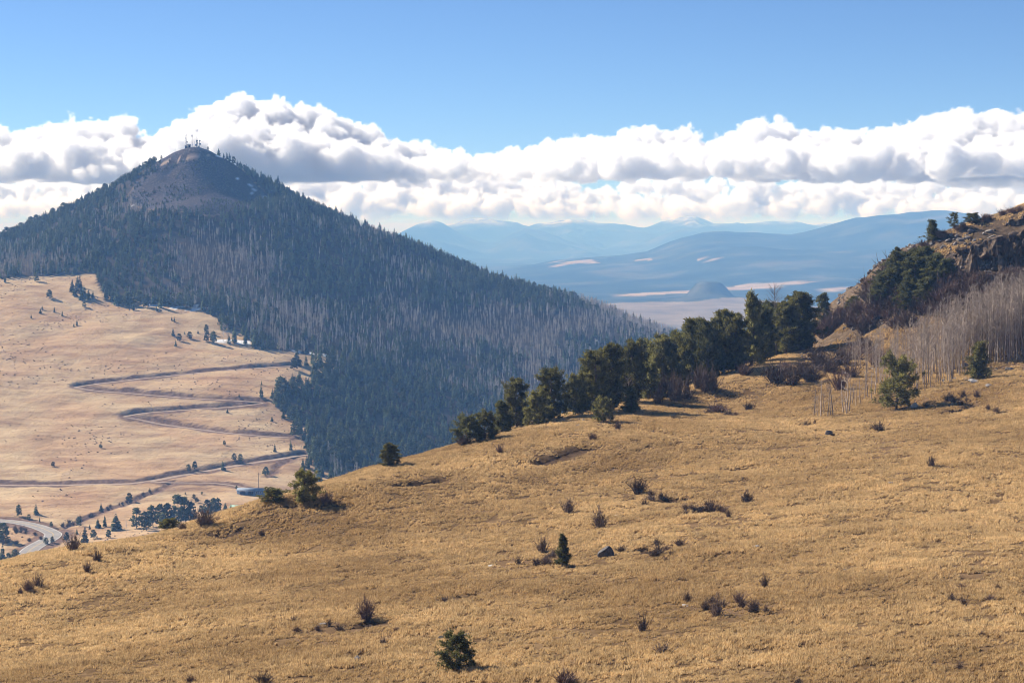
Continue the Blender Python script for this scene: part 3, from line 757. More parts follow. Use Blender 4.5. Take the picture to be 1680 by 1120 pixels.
# the nearest, skyline and edge trees become objects of their own further down; the mass is stuff
sky_v = np.interp(u, *np.array([(a, b) for a, b in ((-100, 400), (0, 372), (130, 320), (240, 262), (300, 244), (370, 256), (430, 290), (560, 345), (700, 400), (800, 438), (900, 466), (1000, 495), (1120, 535), (1300, 600))]).T)
near_edge = np.zeros(len(x), bool)
A = isA & keep; Cn = ~isA & keep
print('forest', A.sum(), Cn.sum())
scatter('aspen_wood', 'grey leafless aspens massed among the conifers on the mountain', 'aspen wood', P3[A], rot[A], np.stack([sc[A] * 1.0, sc[A] * 1.0, sc[A] * 1.05], -1), r.integers(0, 5, A.sum()), K_asp)
kid = r.choice(6, Cn.sum(), p=(.20, .18, .19, .19, .13, .11))
scatter('conifer_wood', 'dark blue-green conifers massed over the mountain slopes', 'conifer wood', P3[Cn], rot[Cn], np.stack([sc[Cn]] * 2 + [sc[Cn] * 1.03], -1), kid, K_con)
# low scrub on the scree
r = np.random.default_rng(9)
xs = r.uniform(-330, -170, 3000); ys = r.uniform(1480, 1640, 3000); zs = G_mt(xs, ys); us_, vs_ = project(np.stack([xs, ys, zs], -1))
ok = in_poly(us_, vs_, SCREE) & (fbm(xs / 25, ys / 25, 3, 141) > -0.05) & (vs_ > 264)
print('scrub', ok.sum())
scatter('scree_scrub', 'low dark scrub dotting the bare purple scree below the summit', 'scrub', np.stack([xs, ys, zs], -1)[ok], np.stack([0 * xs, 0 * xs, r.uniform(0, 6, 3000)], -1)[ok], np.repeat(r.uniform(.12, .26, 3000)[:, None], 3, 1)[ok], r.integers(0, 2, ok.sum()), [K_con[4], K_con[5]])

# ------------------------------------------------------------------ the near hillside: little earth scarps, soil and dry grass
SCARPS = [(((640, 796), (680, 790), (735, 779)), .55), (((1196, 770), (1225, 767), (1250, 768)), .6), (((176, 912), (205, 905), (238, 901)), .5), (((540, 826), (560, 823), (582, 820)), .25),
          (((1075, 652), (1100, 648), (1132, 644)), .7), (((1120, 846), (1145, 838), (1178, 832)), .45), (((1080, 816), (1100, 818), (1118, 823)), .4), (((1040, 898), (1075, 900), (1110, 902)), .4), (((820, 938), (845, 934), (870, 936)), .35),
          (((700, 992), (750, 980), (800, 972)), .3), (((1152, 985), (1170, 980), (1190, 980)), .35), (((1300, 700), (1330, 692), (1352, 690)), .4), (((560, 1030), (600, 1020), (640, 1012)), .3), (((1540, 680), (1560, 672), (1600, 660)), .5),
          (((870, 760), (930, 740), (980, 728)), .3), (((330, 880), (380, 868), (430, 858)), .25), (((1390, 706), (1420, 700), (1460, 698)), .4), (((1575, 1020), (1600, 1012), (1650, 1010)), .35), (((560, 1080), (585, 1075), (600, 1070)), .25)]
bare = np.zeros(G_hill.Z.shape)
for px, depth in SCARPS:
    p = path_on(G_hill, px, 0.5, 95, 420)
    p = p + np.stack([0 * p[:, 0], 0.8 * fbm(p[:, 0] / 2.0, p[:, 1] / 2.0, 3, 151)], -1)
    m_ = (np.abs(G_hill.X - p[:, 0].mean()) < np.ptp(p[:, 0]) / 2 + 6) & (np.abs(G_hill.Y - p[:, 1].mean()) < np.ptp(p[:, 1]) / 2 + 8)
    ii = np.where(m_.ravel())[0]
    q = np.stack([G_hill.X.ravel()[ii], G_hill.Y.ravel()[ii]], -1)
    dd = np.hypot(q[:, None, 0] - p[None, :, 0], q[:, None, 1] - p[None, :, 1]); k = dd.argmin(1); d = dd.min(1)
    front = q[:, 1] < p[k, 1] + 0.15
    endt = np.clip(np.minimum(k, len(p) - 1 - k) / 3.0, 0.2, 1)
    w = np.where(front, np.exp(-(d / 1.8) ** 2), np.exp(-(d / 0.35) ** 2)) * endt
    zf = G_hill.Z.ravel(); zf[ii] -= depth * 1.25 * w; G_hill.Z = zf.reshape(G_hill.X.shape)
    bf = bare.ravel(); bf[ii] = np.maximum(bf[ii], np.clip(w * 2.2 - .35, 0, 1)); bare = bf.reshape(bare.shape)
hp = np.stack([G_hill.X, G_hill.Y, G_hill.Z], -1)
hu, hv = project(np.where(hp[..., 1:2] < 20, np.array([0, 20.0, -20]), hp))
# stony, shrubby ground on the knoll below the crags, and worn patches
rocky = in_poly(hu + 20 * fbm(hp[..., 0] / 8, hp[..., 1] / 8, 3, 155), hv, ((1300, 590), (1340, 560), (1362, 480), (1460, 400), (1560, 360), (2200, 200), (2200, 470), (1680, 470), (1560, 500), (1450, 540), (1400, 575), (1350, 590))) & (hp[..., 1] > 280)
worn = np.zeros(hu.shape)
for cu, cv, su, sv in ((1600, 930, 60, 22), (1450, 735, 60, 16), (880, 690, 46, 10), (905, 694, 40, 8), (1300, 735, 40, 10), (1560, 660, 70, 14), (900, 920, 80, 16), (600, 1040, 70, 18), (1180, 840, 70, 16), (1640, 605, 60, 14), (1210, 1000, 60, 14), (1330, 600, 60, 22)):
    worn = np.maximum(worn, 0.9 * np.exp(-((hu - cu) / su) ** 2 - ((hv - cv) / sv) ** 2) * (hp[..., 1] > 60))
worn = np.clip(worn + 0.5 * fbm(hp[..., 0] / 3.5, hp[..., 1] / 5, 4, 156) * (worn > .05), 0, 1)
hill_me = G_hill.mesh('hillside')
for nm, val in (('bare', bare), ('rocky', rocky * 1.0), ('worn', worn)): point_attr(hill_me, nm, val)
m, n, out = mat_new('hillside_ground')
pos = position(n)
thatch = ramp(n, noise(n, 0.35, 7, 0.7, pos), [(0.3, (0.085, 0.05, 0.026)), (0.5, (0.15, 0.095, 0.05)), (0.7, (0.26, 0.17, 0.09))])
earth = ramp(n, noise(n, 1.4, 6, 0.7, pos), [(0.35, (0.045, 0.028, 0.018)), (0.65, (0.13, 0.085, 0.055))])
stony = ramp(n, noise(n, 1.1, 7, 0.75, pos), [(0.30, (0.045, 0.033, 0.025)), (0.52, (0.13, 0.090, 0.058)), (0.68, (0.23, 0.17, 0.115))])
c = mix(n, attr(n, 'rocky').outputs['Fac'], thatch, stony)
c = mix(n, math_(n, 'MULTIPLY', attr(n, 'worn').outputs['Fac'], 0.7), c, (0.19, 0.12, 0.07))
c = mix(n, attr(n, 'bare').outputs['Fac'], c, earth)
b = N(n, 'ShaderNodeBsdfPrincipled', i_Roughness=1.0); b.inputs['Specular IOR Level'].default_value = 0.0
bp = N(n, 'ShaderNodeBump', i_Strength=0.8, i_Distance=0.25); n.links.new(noise(n, 1.6, 6, 0.7, pos), bp.inputs['Height']); n.links.new(bp.outputs[0], b.inputs['Normal'])
n.links.new(c, b.inputs['Base Color']); n.links.new(b.outputs[0], out.inputs[0])
tag(link('hillside', hill_me, m), 'dry golden hillside rising to the right', kind='structure')

def grass_patch(seed, n_t=13, size=1.9):
    """a patch of bunch grass: domed tussocks of blades with gaps of thatch between them"""
    r = np.random.default_rng(seed); mb = MB(); B, T, Wd = [], [], []
    pos = []
    for k in range(400):
        c = r.uniform(-size / 2, size / 2, 2)
        if all(np.hypot(*(c - q)) > .36 for q in pos): pos.append(c)
        if len(pos) >= n_t: break
    for cx, cy in pos:
        h = r.uniform(0.20, 0.40); rad = r.uniform(.13, .24)
        nb = int(r.integers(26, 36)); a = r.uniform(0, 2 * pi, nb); q = np.sqrt(r.uniform(0, 1, nb))
        b0 = np.stack([cx + rad * .7 * q * np.cos(a), cy + rad * .7 * q * np.sin(a), np.full(nb, -0.06)], -1)
        hh = h * np.sqrt(1.08 - q ** 2 * .85) * r.uniform(.75, 1.1, nb)
        tip = np.stack([cx + rad * 1.5 * q * np.cos(a) + .08 + r.normal(size=nb) * .03, cy + rad * 1.5 * q * np.sin(a) - .04 + r.normal(size=nb) * .03, hh], -1)
        B.append(b0); T.append(tip); Wd.append(r.uniform(.05, .10, nb))
    n_ = 36; b0 = np.stack([r.uniform(-size / 2, size / 2, n_), r.uniform(-size / 2, size / 2, n_), np.full(n_, -.04)], -1)      # short blades between
    B.append(b0); T.append(b0 + np.stack([r.normal(size=n_) * .05 + .04, r.normal(size=n_) * .05, r.uniform(.06, .16, n_)], -1)); Wd.append(r.uniform(.03, .06, n_))
    mb.blades(np.concatenate(B), np.concatenate(T), np.concatenate(Wd))
    return mb.mesh('grass_tuft')
m, n, out = mat_new('dry_grass')
pos = position(n)
gc = ramp(n, noise(n, 1.6, 6, 0.75, pos), [(0.28, (0.40, 0.265, 0.122)), (0.46, (0.655, 0.468, 0.242)), (0.60, (0.80, 0.600, 0.325)), (0.75, (0.89, 0.72, 0.43))])
big_ = ramp(n, noise(n, 0.035, 4, 0.6, pos), [(0.36, (0.68, 0.64, 0.59)), (0.60, (0.99, 0.99, 0.99))])
gc = mix(n, 1.0, gc, big_, 'MULTIPLY')
oi = N(n, 'ShaderNodeObjectInfo').outputs['Random']
mr = N(n, 'ShaderNodeMapRange', i_3=0.82, i_4=1.15); n.links.new(oi, mr.inputs[0])
hs = N(n, 'ShaderNodeHueSaturation'); n.links.new(mr.outputs[0], hs.inputs['Value']); n.links.new(gc, hs.inputs['Color'])
d = N(n, 'ShaderNodeBsdfDiffuse'); t = N(n, 'ShaderNodeBsdfTranslucent'); ms = N(n, 'ShaderNodeMixShader', i_0=0.35)
for s_ in (d, t): n.links.new(hs.outputs[0], s_.inputs[0])
n.links.new(d.outputs[0], ms.inputs[1]); n.links.new(t.outputs[0], ms.inputs[2]); n.links.new(ms.outputs[0], out.inputs[0])
m_grass = m
r = np.random.default_rng(77)
gx, gy = np.meshgrid(np.arange(-110, 150, 1.18), np.arange(90, 400, 1.18)); gx = gx.ravel() + r.uniform(-.7, .7, gx.size); gy = gy.ravel() + r.uniform(-.7, .7, gy.size)
gz = G_hill(gx, gy)
nn_ = G_hill.normal(gx, gy)
facing = -(nn_ * np.stack([gx, gy, gz], -1)).sum(-1)
half = gy * 0.257 + 22
keep = (np.abs(gx) < half) & (facing > -25) & (r.random(len(gx)) > 0.97 * np.clip(field(G_hill, bare, gx, gy) * 1.4, 0, 1)) & (r.random(len(gx)) > 0.75 * field(G_hill, rocky * 1.0, gx, gy)) & (r.random(len(gx)) > 0.55 * field(G_hill, worn, gx, gy)) & (gy < 385)
gx, gy, gz, nn_ = gx[keep], gy[keep], gz[keep], nn_[keep]
gs = 0.80 * r.uniform(.85, 1.2, len(gx)) * (1 + 0.7 * fbm(gx / 4, gy / 5, 3, 161))
print('grass patches', len(gx))
scatter('dry_grass', 'golden dry bunch grass covering the near hillside', 'grass', np.stack([gx, gy, gz], -1), frame(nn_, r.uniform(-.9, .9, len(gx))), np.stack([gs * 1.0, gs * 1.0, gs], -1), r.integers(0, 6, len(gx)), [(grass_patch(300 + k), m_grass) for k in range(6)])

# ------------------------------------------------------------------ near trees, shrubs and rocks
m_bark = simple_mat('pine_bark', [(0.35, (0.10, 0.075, 0.058)), (0.65, (0.22, 0.17, 0.135))], 2.5, 4)
m_needle = leaf_mat('pine_needles', (0.092, 0.090, 0.030), (0.290, 0.262, 0.086), 0.30, 0.44, 1.3)
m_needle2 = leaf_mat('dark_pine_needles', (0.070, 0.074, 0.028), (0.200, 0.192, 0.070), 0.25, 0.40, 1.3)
m_twig = simple_mat('shrub_twigs', [(0.35, (0.115, 0.080, 0.062)), (0.65, (0.235, 0.172, 0.135))], 2.0, 3, rand=0.3)
m_twig2 = simple_mat('reddish_shrub_twigs', [(0.35, (0.13, 0.080, 0.066)), (0.65, (0.25, 0.168, 0.135))], 2.0, 3, rand=0.3)
m_aspen = simple_mat('aspen_bark', [(0.35, (0.27, 0.215, 0.175)), (0.65, (0.54, 0.45, 0.37))], 1.2, 3, rand=0.4)
m_dead = simple_mat('grey_dead_wood', [(0.35, (0.15, 0.115, 0.09)), (0.65, (0.30, 0.24, 0.19))], 2.0, 3)
m_rock = simple_mat('grey_rock', [(0.30, (0.10, 0.085, 0.078)), (0.5, (0.22, 0.19, 0.17)), (0.68, (0.40, 0.36, 0.32))], 1.6, 6, bump=0.10)
m_darkrock = simple_mat('dark_rock', [(0.30, (0.055, 0.050, 0.050)), (0.6, (0.14, 0.125, 0.118)), (0.72, (0.26, 0.24, 0.22))], 1.8, 6, bump=0.10)
m_palerock = simple_mat('pale_rock', [(0.30, (0.38, 0.34, 0.30)), (0.65, (0.66, 0.62, 0.57))], 2.0, 5, bump=0.06)

def pine_meshes(seed, h, w, shape, n_limb=58, clumps=520, low=0.05, blade=0.40, per=20):
    """(trunk with limbs, crown of needle clumps) of a bushy mountain pine"""
    r = np.random.default_rng(seed); tr = MB(); cr = MB()
    bend = r.normal(size=2) * 0.03 * h
    axis = lambda t: np.stack([bend[0] * np.sin(3 * t), bend[1] * np.sin(2.2 * t), h * t], -1)
    tt = np.linspace(-0.05, 0.97, 9); tr.tube(axis(tt), 0.026 * h * (1.02 - np.clip(tt, 0, 1)) ** 0.8 + 0.012, 7)
    def width(t):
        if shape == 'cone': return (1 - t) ** 0.75 * (0.55 + 0.45 * min(1, t / 0.12))
        if shape == 'oval': return min(1, (1.03 - t) ** 0.5 * 1.25) * min(1, 0.55 + 1.6 * t)
        return min(1, (1.02 - t) ** 0.42 * 1.15) * min(1, 0.75 + t)            # bushy to the ground
    tips = []
    for k in range(n_limb):
        t = low + (0.95 - low) * (k + r.random()) / n_limb; a = k * 2.4 + r.normal() * .4
        L = w / 2 * width(t) * r.uniform(0.50, 1.22); up = r.uniform(0.05, 0.55) * L * (0.5 + t)
        b0 = axis(np.array(t)); d = np.array((cos(a), sin(a), 0))
        q = np.linspace(0, 1, 5)[:, None]; pts = b0 + d * L * q + np.array((0, 0, 1)) * up * q ** 1.8 - np.array((0, 0, 1)) * .06 * L * np.sin(q * pi)
        tr.tube(pts, (0.010 * h * (1.05 - t) + 0.008) * (1.05 - q[:, 0]), 4)
        for q_ in r.uniform(0.35, 1.0, 5): tips.append(b0 + d * L * q_ + np.array((0, 0, up * q_ ** 1.8)) + r.normal(size=3) * .07 * L)
    tips = np.array(tips)
    B, T, Wd = [], [], []
    for k in range(clumps):
        c = tips[r.integers(len(tips))] + r.normal(size=3) * 0.16 if k >= len(tips) else tips[k]
        out_ = np.array((c[0], c[1], 0.25 * h * r.uniform(0, 1))); out_ /= np.linalg.norm(out_) + 1e-6
        d = r.normal(size=(per, 3)) * .8 + out_ * .7 + np.array((0, 0, .45)); d /= np.linalg.norm(d, axis=1, keepdims=True)
        s = blade * r.uniform(.6, 1.25, (per, 1)); o0 = c + r.normal(size=(per, 3)) * .10
        B.append(o0); T.append(o0 + d * s); Wd.append((s * r.uniform(.16, .30, (per, 1)))[:, 0])
    cr.leaves(np.concatenate(B), np.concatenate(T), np.concatenate(Wd))
    return tr.mesh('trunk'), cr.mesh('crown')
PINE = {'bush': [(5.0, 5.0, pine_meshes(401, 5, 5.0, 'bush')), (5.0, 4.4, pine_meshes(402, 5, 4.4, 'bush'))],
        'oval': [(8.0, 5.2, pine_meshes(411, 8, 5.2, 'oval', 74, 860, .04)), (8.0, 4.6, pine_meshes(412, 8, 4.6, 'oval', 74, 820, .05)), (8.0, 5.0, pine_meshes(413, 8, 5.0, 'oval', 72, 840, .06)), (8.0, 4.2, pine_meshes(414, 8, 4.2, 'oval', 70, 760, .05))],
        'cone': [(5.0, 2.6, pine_meshes(421, 5, 2.6, 'cone', 70, 460, .03, .30)), (6.0, 3.6, pine_meshes(422, 6, 3.6, 'cone', 60, 480, .05))],
        'spread': [(5.0, 5.0, pine_meshes(441, 5, 5.0, 'oval', 46, 480, .06, .34))],
        'open': [(6.0, 4.4, pine_meshes(431, 6, 4.4, 'oval', 30, 170, .14)), (6.0, 3.6, pine_meshes(432, 6, 3.6, 'cone', 30, 170, .12))]}
DARK = {}
for k_, lst in PINE.items():
    for h_, w_, (a_, b_) in lst: a_.materials.append(m_bark); b_.materials.append(m_needle)
def plant_pine(kind, u, v, hp_, wp_, label, group=None, dark=False, name='pine_tree', G=None, yb=None, k=None):
    """a pine whose foot stands on the hill under pixel (u, v); hp_, wp_ are its height and width in photograph pixels"""
    q = G_hill.hit(u, v, 95, 380) if yb is None else np.array((ray(u, v)[0] * yb, yb, float(G_hill(ray(u, v)[0] * yb, yb))))
    sc_ = q[1] / F
    lst = PINE[kind]; k = random.randrange(len(lst)) if k is None else k; H, Wd, (tm, cm) = lst[k]
    o = bpy.data.objects.new(name, None); COL.objects.link(o); o.location = q; o.rotation_euler = (0, 0, random.uniform(0, 6.28))
    o.empty_display_size = 0.3
    o.scale = (wp_ * sc_ / Wd * 1.04, wp_ * sc_ / Wd * 1.04, hp_ * sc_ / H * 1.03)
    link('trunk', tm, None, o); c = link('crown', cm, None, o)
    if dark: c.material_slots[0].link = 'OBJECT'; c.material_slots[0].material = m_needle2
    tag(o, label, 'pine tree', group); return o

TL = 'pines along the hill crest'
for kind, u, v, h_, w_, yo, label in (
    ('bush', 768, 727, 44, 52, None, 'low rounded dark pine at the lower left end of the crest tree line'),
    ('bush', 796, 722, 44, 48, None, 'grey-green bushy pine beside the lowest rounded crest pine'),
    ('cone', 822, 712, 52, 46, None, 'dark pointed pine left of the tall oval crest pine'),
    ('oval', 848, 700, 86, 52, None, 'tall oval pine standing second clump from the left on the crest'),
    ('cone', 858, 698, 36, 30, None, 'small pine at the foot of the tall oval crest pine'),
    ('oval', 903, 690, 92, 62, None, 'broad pyramid pine just left of the stony spoil heap on the crest'),
    ('bush', 880, 697, 54, 46, None, 'pine filling the left skirt of the broad pyramid pine'),
    ('bush', 944, 684, 66, 44, None, 'dark bushy pine at the left edge of the dense crest pines'),
    ('oval', 976, 682, 112, 66, None, 'big dense pine right of the stony spoil heap'),
    ('oval', 1004, 676, 118, 62, None, 'tall dense pine behind the small round front pine'),
    ('oval', 1034, 664, 110, 62, None, 'tall pine behind the pale bare aspen on the crest'),
    ('bush', 990, 692, 38, 36, -14, 'small round olive pine on the grass before the dense crest pines'),
    ('cone', 1033, 678, 42, 38, -8, 'small dark conical pine at the foot of the pale bare aspen'),
    ('cone', 1070, 655, 58, 42, -4, 'conical olive pine on the grass edge of the tree line'),
    ('oval', 1058, 652, 102, 56, None, 'pine directly above the conical olive edge pine'),
    ('oval', 1086, 644, 104, 58, None, 'olive-topped crest pine left of the shrubby saplings'),
    ('oval', 1112, 634, 98, 54, None, 'crest pine behind the shrubby saplings'),
    ('oval', 1138, 628, 112, 60, None, 'taller crest pine with a rough double top behind the saplings'),
    ('oval', 1162, 622, 104, 52, None, 'dark crest pine below the flat-topped butte'),
    ('oval', 1186, 616, 112, 60, None, 'tall crest pine right of the flat-topped butte'),
    ('oval', 1208, 610, 102, 52, None, 'crest pine between the butte and the narrow topped pine'),
    ('cone', 1232, 602, 116, 56, None, 'narrow topped pine standing highest left of the bare dead tree'),
    ('oval', 1252, 596, 98, 50, None, 'pale olive pine at the left of the bare dead tree'),
    ('oval', 1290, 584, 92, 54, None, 'dark pine at the right of the bare dead tree'),
    ('oval', 1314, 576, 104, 74, None, 'largest dark pine at the upper right end of the tree line'),
    ('open', 1350, 530, 62, 50, 40, 'open pine with sky between its limbs behind the largest dark pine'),
    ('open', 1334, 540, 54, 40, 50, 'thin pine half hidden behind the largest dark pine')):
    q = G_hill.hit(u, v, 95, 366)
    yb = q[1] + (yo if yo is not None else random.uniform(-3, 5))
    if yo is not None and yo < 0: yb = None
    plant_pine(kind, u, v, h_ * (.90 if kind == 'oval' else 1), w_, label, TL, dark=(random.random() < .35), yb=yb)
for k in range(34):          # the depth of the tree line: more pines behind the front ones
    u = random.uniform(960, 1330); q = G_hill.hit(u, np.interp(u, (960, 1060, 1150, 1240, 1330), (674, 650, 618, 590, 565)), 95, 350)
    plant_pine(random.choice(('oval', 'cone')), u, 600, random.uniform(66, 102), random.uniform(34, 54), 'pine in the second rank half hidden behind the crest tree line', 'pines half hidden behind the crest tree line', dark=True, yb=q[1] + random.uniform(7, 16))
for kind, u, v, h_, w_, dk, label in (
    ('bush', 750, 1098, 58, 64, 1, 'round dark pine with a bare side branch alone at the bottom of the hillside'),
    ('cone', 922, 930, 52, 30, 1, 'slender dark young spruce beside the big dark boulder'),
    ('bush', 500, 824, 50, 52, 0, 'round dark pine alone on the crest right of the blue shed'),
    ('oval', 640, 766, 38, 38, 0, 'small round pine alone on the crest between the two clumps'),
    ('bush', 448, 824, 22, 46, 0, 'low flat evergreen on the crest hiding the blue shed end'),
    ('bush', 279, 866, 17, 36, 0, 'low dark evergreen mound peeping over the crest before the valley pines'),
    ('spread', 1470, 672, 82, 80, 0, 'open spreading pine with low limbs before the aspen grove'),
    ('cone', 1609, 622, 60, 50, 0, 'dense green pine at the right edge of the aspen grove'),
    ('open', 1404, 480, 26, 34, 1, 'ragged pine lowest on the knoll skyline'),
    ('open', 1442, 440, 30, 38, 1, 'flat-headed pine leaning on the knoll skyline'),
    ('cone', 1472, 428, 34, 26, 1, 'pointed little pine on the knoll skyline left of the crags'),
    ('cone', 1530, 396, 34, 30, 1, 'pointed pine on the skyline over the left end of the crags'),
    ('open', 1566, 376, 26, 28, 1, 'small open pine on the skyline beside the dark round bush'),
    ('bush', 1596, 366, 15, 28, 1, 'dark round bush on the skyline above the crags')):
    plant_pine(kind, u, v, h_, w_, label, None, dark=bool(dk))
for u, v, h_, w_ in ((1462, 490, 46, 46), (1478, 478, 62, 56), (1500, 490, 66, 56), (1516, 470, 62, 58), (1534, 468, 50, 46), (1550, 466, 40, 40), (1494, 510, 46, 44), (1440, 500, 34, 34), (1520, 500, 44, 44), (1500, 452, 40, 44), (1480, 456, 40, 44)):
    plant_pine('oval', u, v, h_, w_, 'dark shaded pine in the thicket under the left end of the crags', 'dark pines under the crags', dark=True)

# shrubs: sprays of bare twigs
def shrub_mesh(seed, h=1.0, w=1.3, n_st=70, thick=0.03):
    r = np.random.default_rng(seed); mb = MB(); B, T, Wd = [], [], []
    for k in range(n_st):
        a = r.uniform(0, 2 * pi); q = r.uniform(0, 1) ** .6; L = r.uniform(.35, 1.2) * (1 + .35 * np.sin(2 * a + seed) * q)
        b0 = np.array((.16 * w * q * cos(a), .16 * w * q * sin(a), -.06)); t1 = np.array((w / 2 * q * L * cos(a), w / 2 * q * L * sin(a), h * L * (1.05 - .55 * q ** 2)))
        mid = b0 + (t1 - b0) * .5 + np.array((0, 0, .10 * h)) + r.normal(size=3) * .05
        mb.tube(np.array([b0, mid, t1]), [thick * .6, thick * .45, .006], 3)
        for j in range(7):
            s = r.uniform(.25, .95); p0 = b0 + (mid - b0) * s * 2 if s < .5 else mid + (t1 - mid) * (s - .5) * 2
            B.append(p0); T.append(p0 + (t1 - b0) * r.uniform(.15, .32) + r.normal(size=3) * .12 * h + (0, 0, .06)); Wd.append(thick * .9)
    mb.blades(B, T, Wd)
    return mb.mesh('bare_shrub')
SHR = [shrub_mesh(500 + k, 1.0, (1.3, 1.7, 1.1, 1.5)[k], (76, 96, 60, 84)[k]) for k in range(4)]
for k, me in enumerate(SHR): me.materials.append(m_twig2 if k == 1 else m_twig)
SHW = (1.3, 1.7, 1.1, 1.5)
def plant_shrub(u, v, hp_, wp_, label, group=None, k=None, y0=95):
    q = G_hill.hit(u, v, y0, 385); sc_ = q[1] / F; k = random.randrange(4) if k is None else k
    o = link('bare_shrub', SHR[k]); o.location = q; o.rotation_euler = (0, 0, random.uniform(0, 6.28))
    o.scale = (wp_ * sc_ / SHW[k] * 1.3, wp_ * sc_ / SHW[k] * 1.3, hp_ * sc_ * 1.22)
    tag(o, label, 'shrub', group); return o
for u, v, h_, w_, label in (
    (602, 1016, 26, 36, 'purplish bare shrub with a tall top twig left of the bottom pine'),
    (535, 826, 14, 22, 'grey bare shrub just right of the round crest pine'),
    (336, 863, 20, 38, 'wide dark bare shrub on the crest before the valley pines'),
    (300, 869, 9, 16, 'tiny reddish shrub on the crest left of the wide dark shrub'),
    (120, 904, 20, 28, 'dark bare shrub on the crest above the winding highway'),
    (160, 921, 15, 17, 'small round brown shrub at the left end of the earth ledge'),
    (143, 940, 15, 14, 'small upright brown shrub below the round one near the left'),
    (47, 971, 17, 24, 'dark bare shrub of the pair at the far left of the hillside'),
    (63, 964, 18, 18, 'lighter upright shrub of the pair at the far left of the hillside'),
    (33, 974, 8, 10, 'tiny dark shrub left of the pair at the far left'),
    (429, 877, 7, 12, 'tiny shrub on the grass below the round crest pine'),
    (1048, 810, 18, 32, 'spreading purple-grey shrub in the middle of the hillside'),
    (932, 842, 18, 24, 'twiggy shrub above the slender young spruce'),
    (985, 866, 24, 28, 'dense purple-brown shrub above the big dark boulder'),
    (1225, 823, 14, 26, 'low dark mat shrub right of the long earth ledge'),
    (1166, 840, 16, 22, 'small dark shrub on the long earth ledge'),
    (890, 906, 18, 22, 'pale twiggy shrub left of the slender young spruce'),
    (1081, 910, 14, 22, 'dark purple shrub right of the big dark boulder'),
    (1054, 1036, 22, 18, 'upright purple shrub of the lower right pair'),
    (1087, 1074, 15, 28, 'lower spreading shrub of the lower right pair'),
    (927, 1122, 18, 48, 'wide dark shrub cut by the bottom edge'),
    (1127, 989, 14, 16, 'small twiggy shrub left of the grey brush cluster'),
    (1176, 1010, 24, 30, 'largest grey shrub of the brush cluster in the lower right'),
    (1212, 988, 14, 22, 'purple shrub behind the grey brush cluster'),
    (1237, 1002, 14, 22, 'right hand shrub of the brush cluster'),
    (1255, 965, 16, 13, 'small upright shrub above the brush cluster'),
    (1528, 766, 13, 17, 'lone small shrub high on the right hillside'),
    (1441, 706, 11, 22, 'dark shrub below the open spreading pine'),
    (1176, 678, 12, 38, 'flat brown shrub on the slope below the tree line'),
    (820, 743, 11, 13, 'small dark shrub on the slope below the tall oval pine'),
    (760, 731, 12, 28, 'grey mound shrub at the foot of the lowest crest pine'),
    (806, 718, 11, 18, 'purple-grey mound shrub under the dark pointed pine'),
    (972, 721, 8, 18, 'low shrub on the slope below the dense crest pines'),
    (1013, 705, 12, 15, 'upright little shrub below the small dark conical pine'),
    (1222, 616, 15, 28, 'rounded shrub alone on the grass right of the saplings'),
    (730, 990, 8, 22, 'faint grey shrub above the bottom pine'),
    (312, 1122, 12, 22, 'dark shrub at the bottom edge of the left hillside'),
    (432, 1122, 14, 34, 'grey-green shrub at the bottom edge left of the centre'),
    (1575, 1098, 10, 18, 'small dark shrub near the bottom right corner'),
    (1310, 1122, 8, 20, 'shrub tip at the bottom edge right of the centre')):
    plant_shrub(u, v, h_, w_, label)
for u, v, h_, w_ in ((1272, 628, 22, 44), (1290, 618, 18, 40), (1300, 632, 24, 36), (1318, 618, 20, 40), (1330, 628, 22, 36), (1345, 606, 22, 46), (1362, 612, 20, 40), (1380, 598, 20, 44), (1378, 640, 24, 30), (1400, 590, 20, 44), (1420, 580, 22, 46), (1340, 590, 16, 34), (1395, 620, 22, 34), (1440, 600, 20, 40)):
    plant_shrub(u, v, h_, w_, 'purple-brown bare shrub in the brush patch right of the crest tree line', 'brush patch beside the tree line')
for k in range(16):
    u = random.uniform(1075, 1175); v = np.interp(u, (1075, 1175), (655, 632)) + random.uniform(-4, 14)
    plant_shrub(u, v, random.uniform(14, 30), random.uniform(14, 24), 'pale twiggy shrub in the thin scrub before the crest tree line', 'scrub before the tree line', k=random.choice((0, 2)))
for k in range(150):          # brush all over the stony slope below and beside the crags
    u = random.uniform(1352, 1690); lo_ = np.interp(u, (1352, 1375, 1460, 1530, 1690), (520, 490, 436, 456, 462)); hi_ = np.interp(u, (1375, 1460, 1690), (555, 540, 494))
    v = random.uniform(lo_, hi_)
    plant_shrub(u, v, random.uniform(11, 22), random.uniform(26, 46), 'dark brown bare shrub on the stony slope below the crags', 'brush below the crags', k=random.choice((0, 1, 1, 3)), y0=230)
for k in range(26):
    u = random.uniform(1362, 1690); v = np.interp(u, (1362, 1392, 1410, 1460, 1510, 1560, 1620, 1690), (520, 490, 472, 430, 402, 378, 356, 335)) + random.uniform(1, 9)
    plant_shrub(u, v, random.uniform(5, 10), random.uniform(12, 24), 'low rusty shrub along the skyline of the crags', 'low shrubs along the crag skyline', k=random.choice((1, 3)), y0=230)

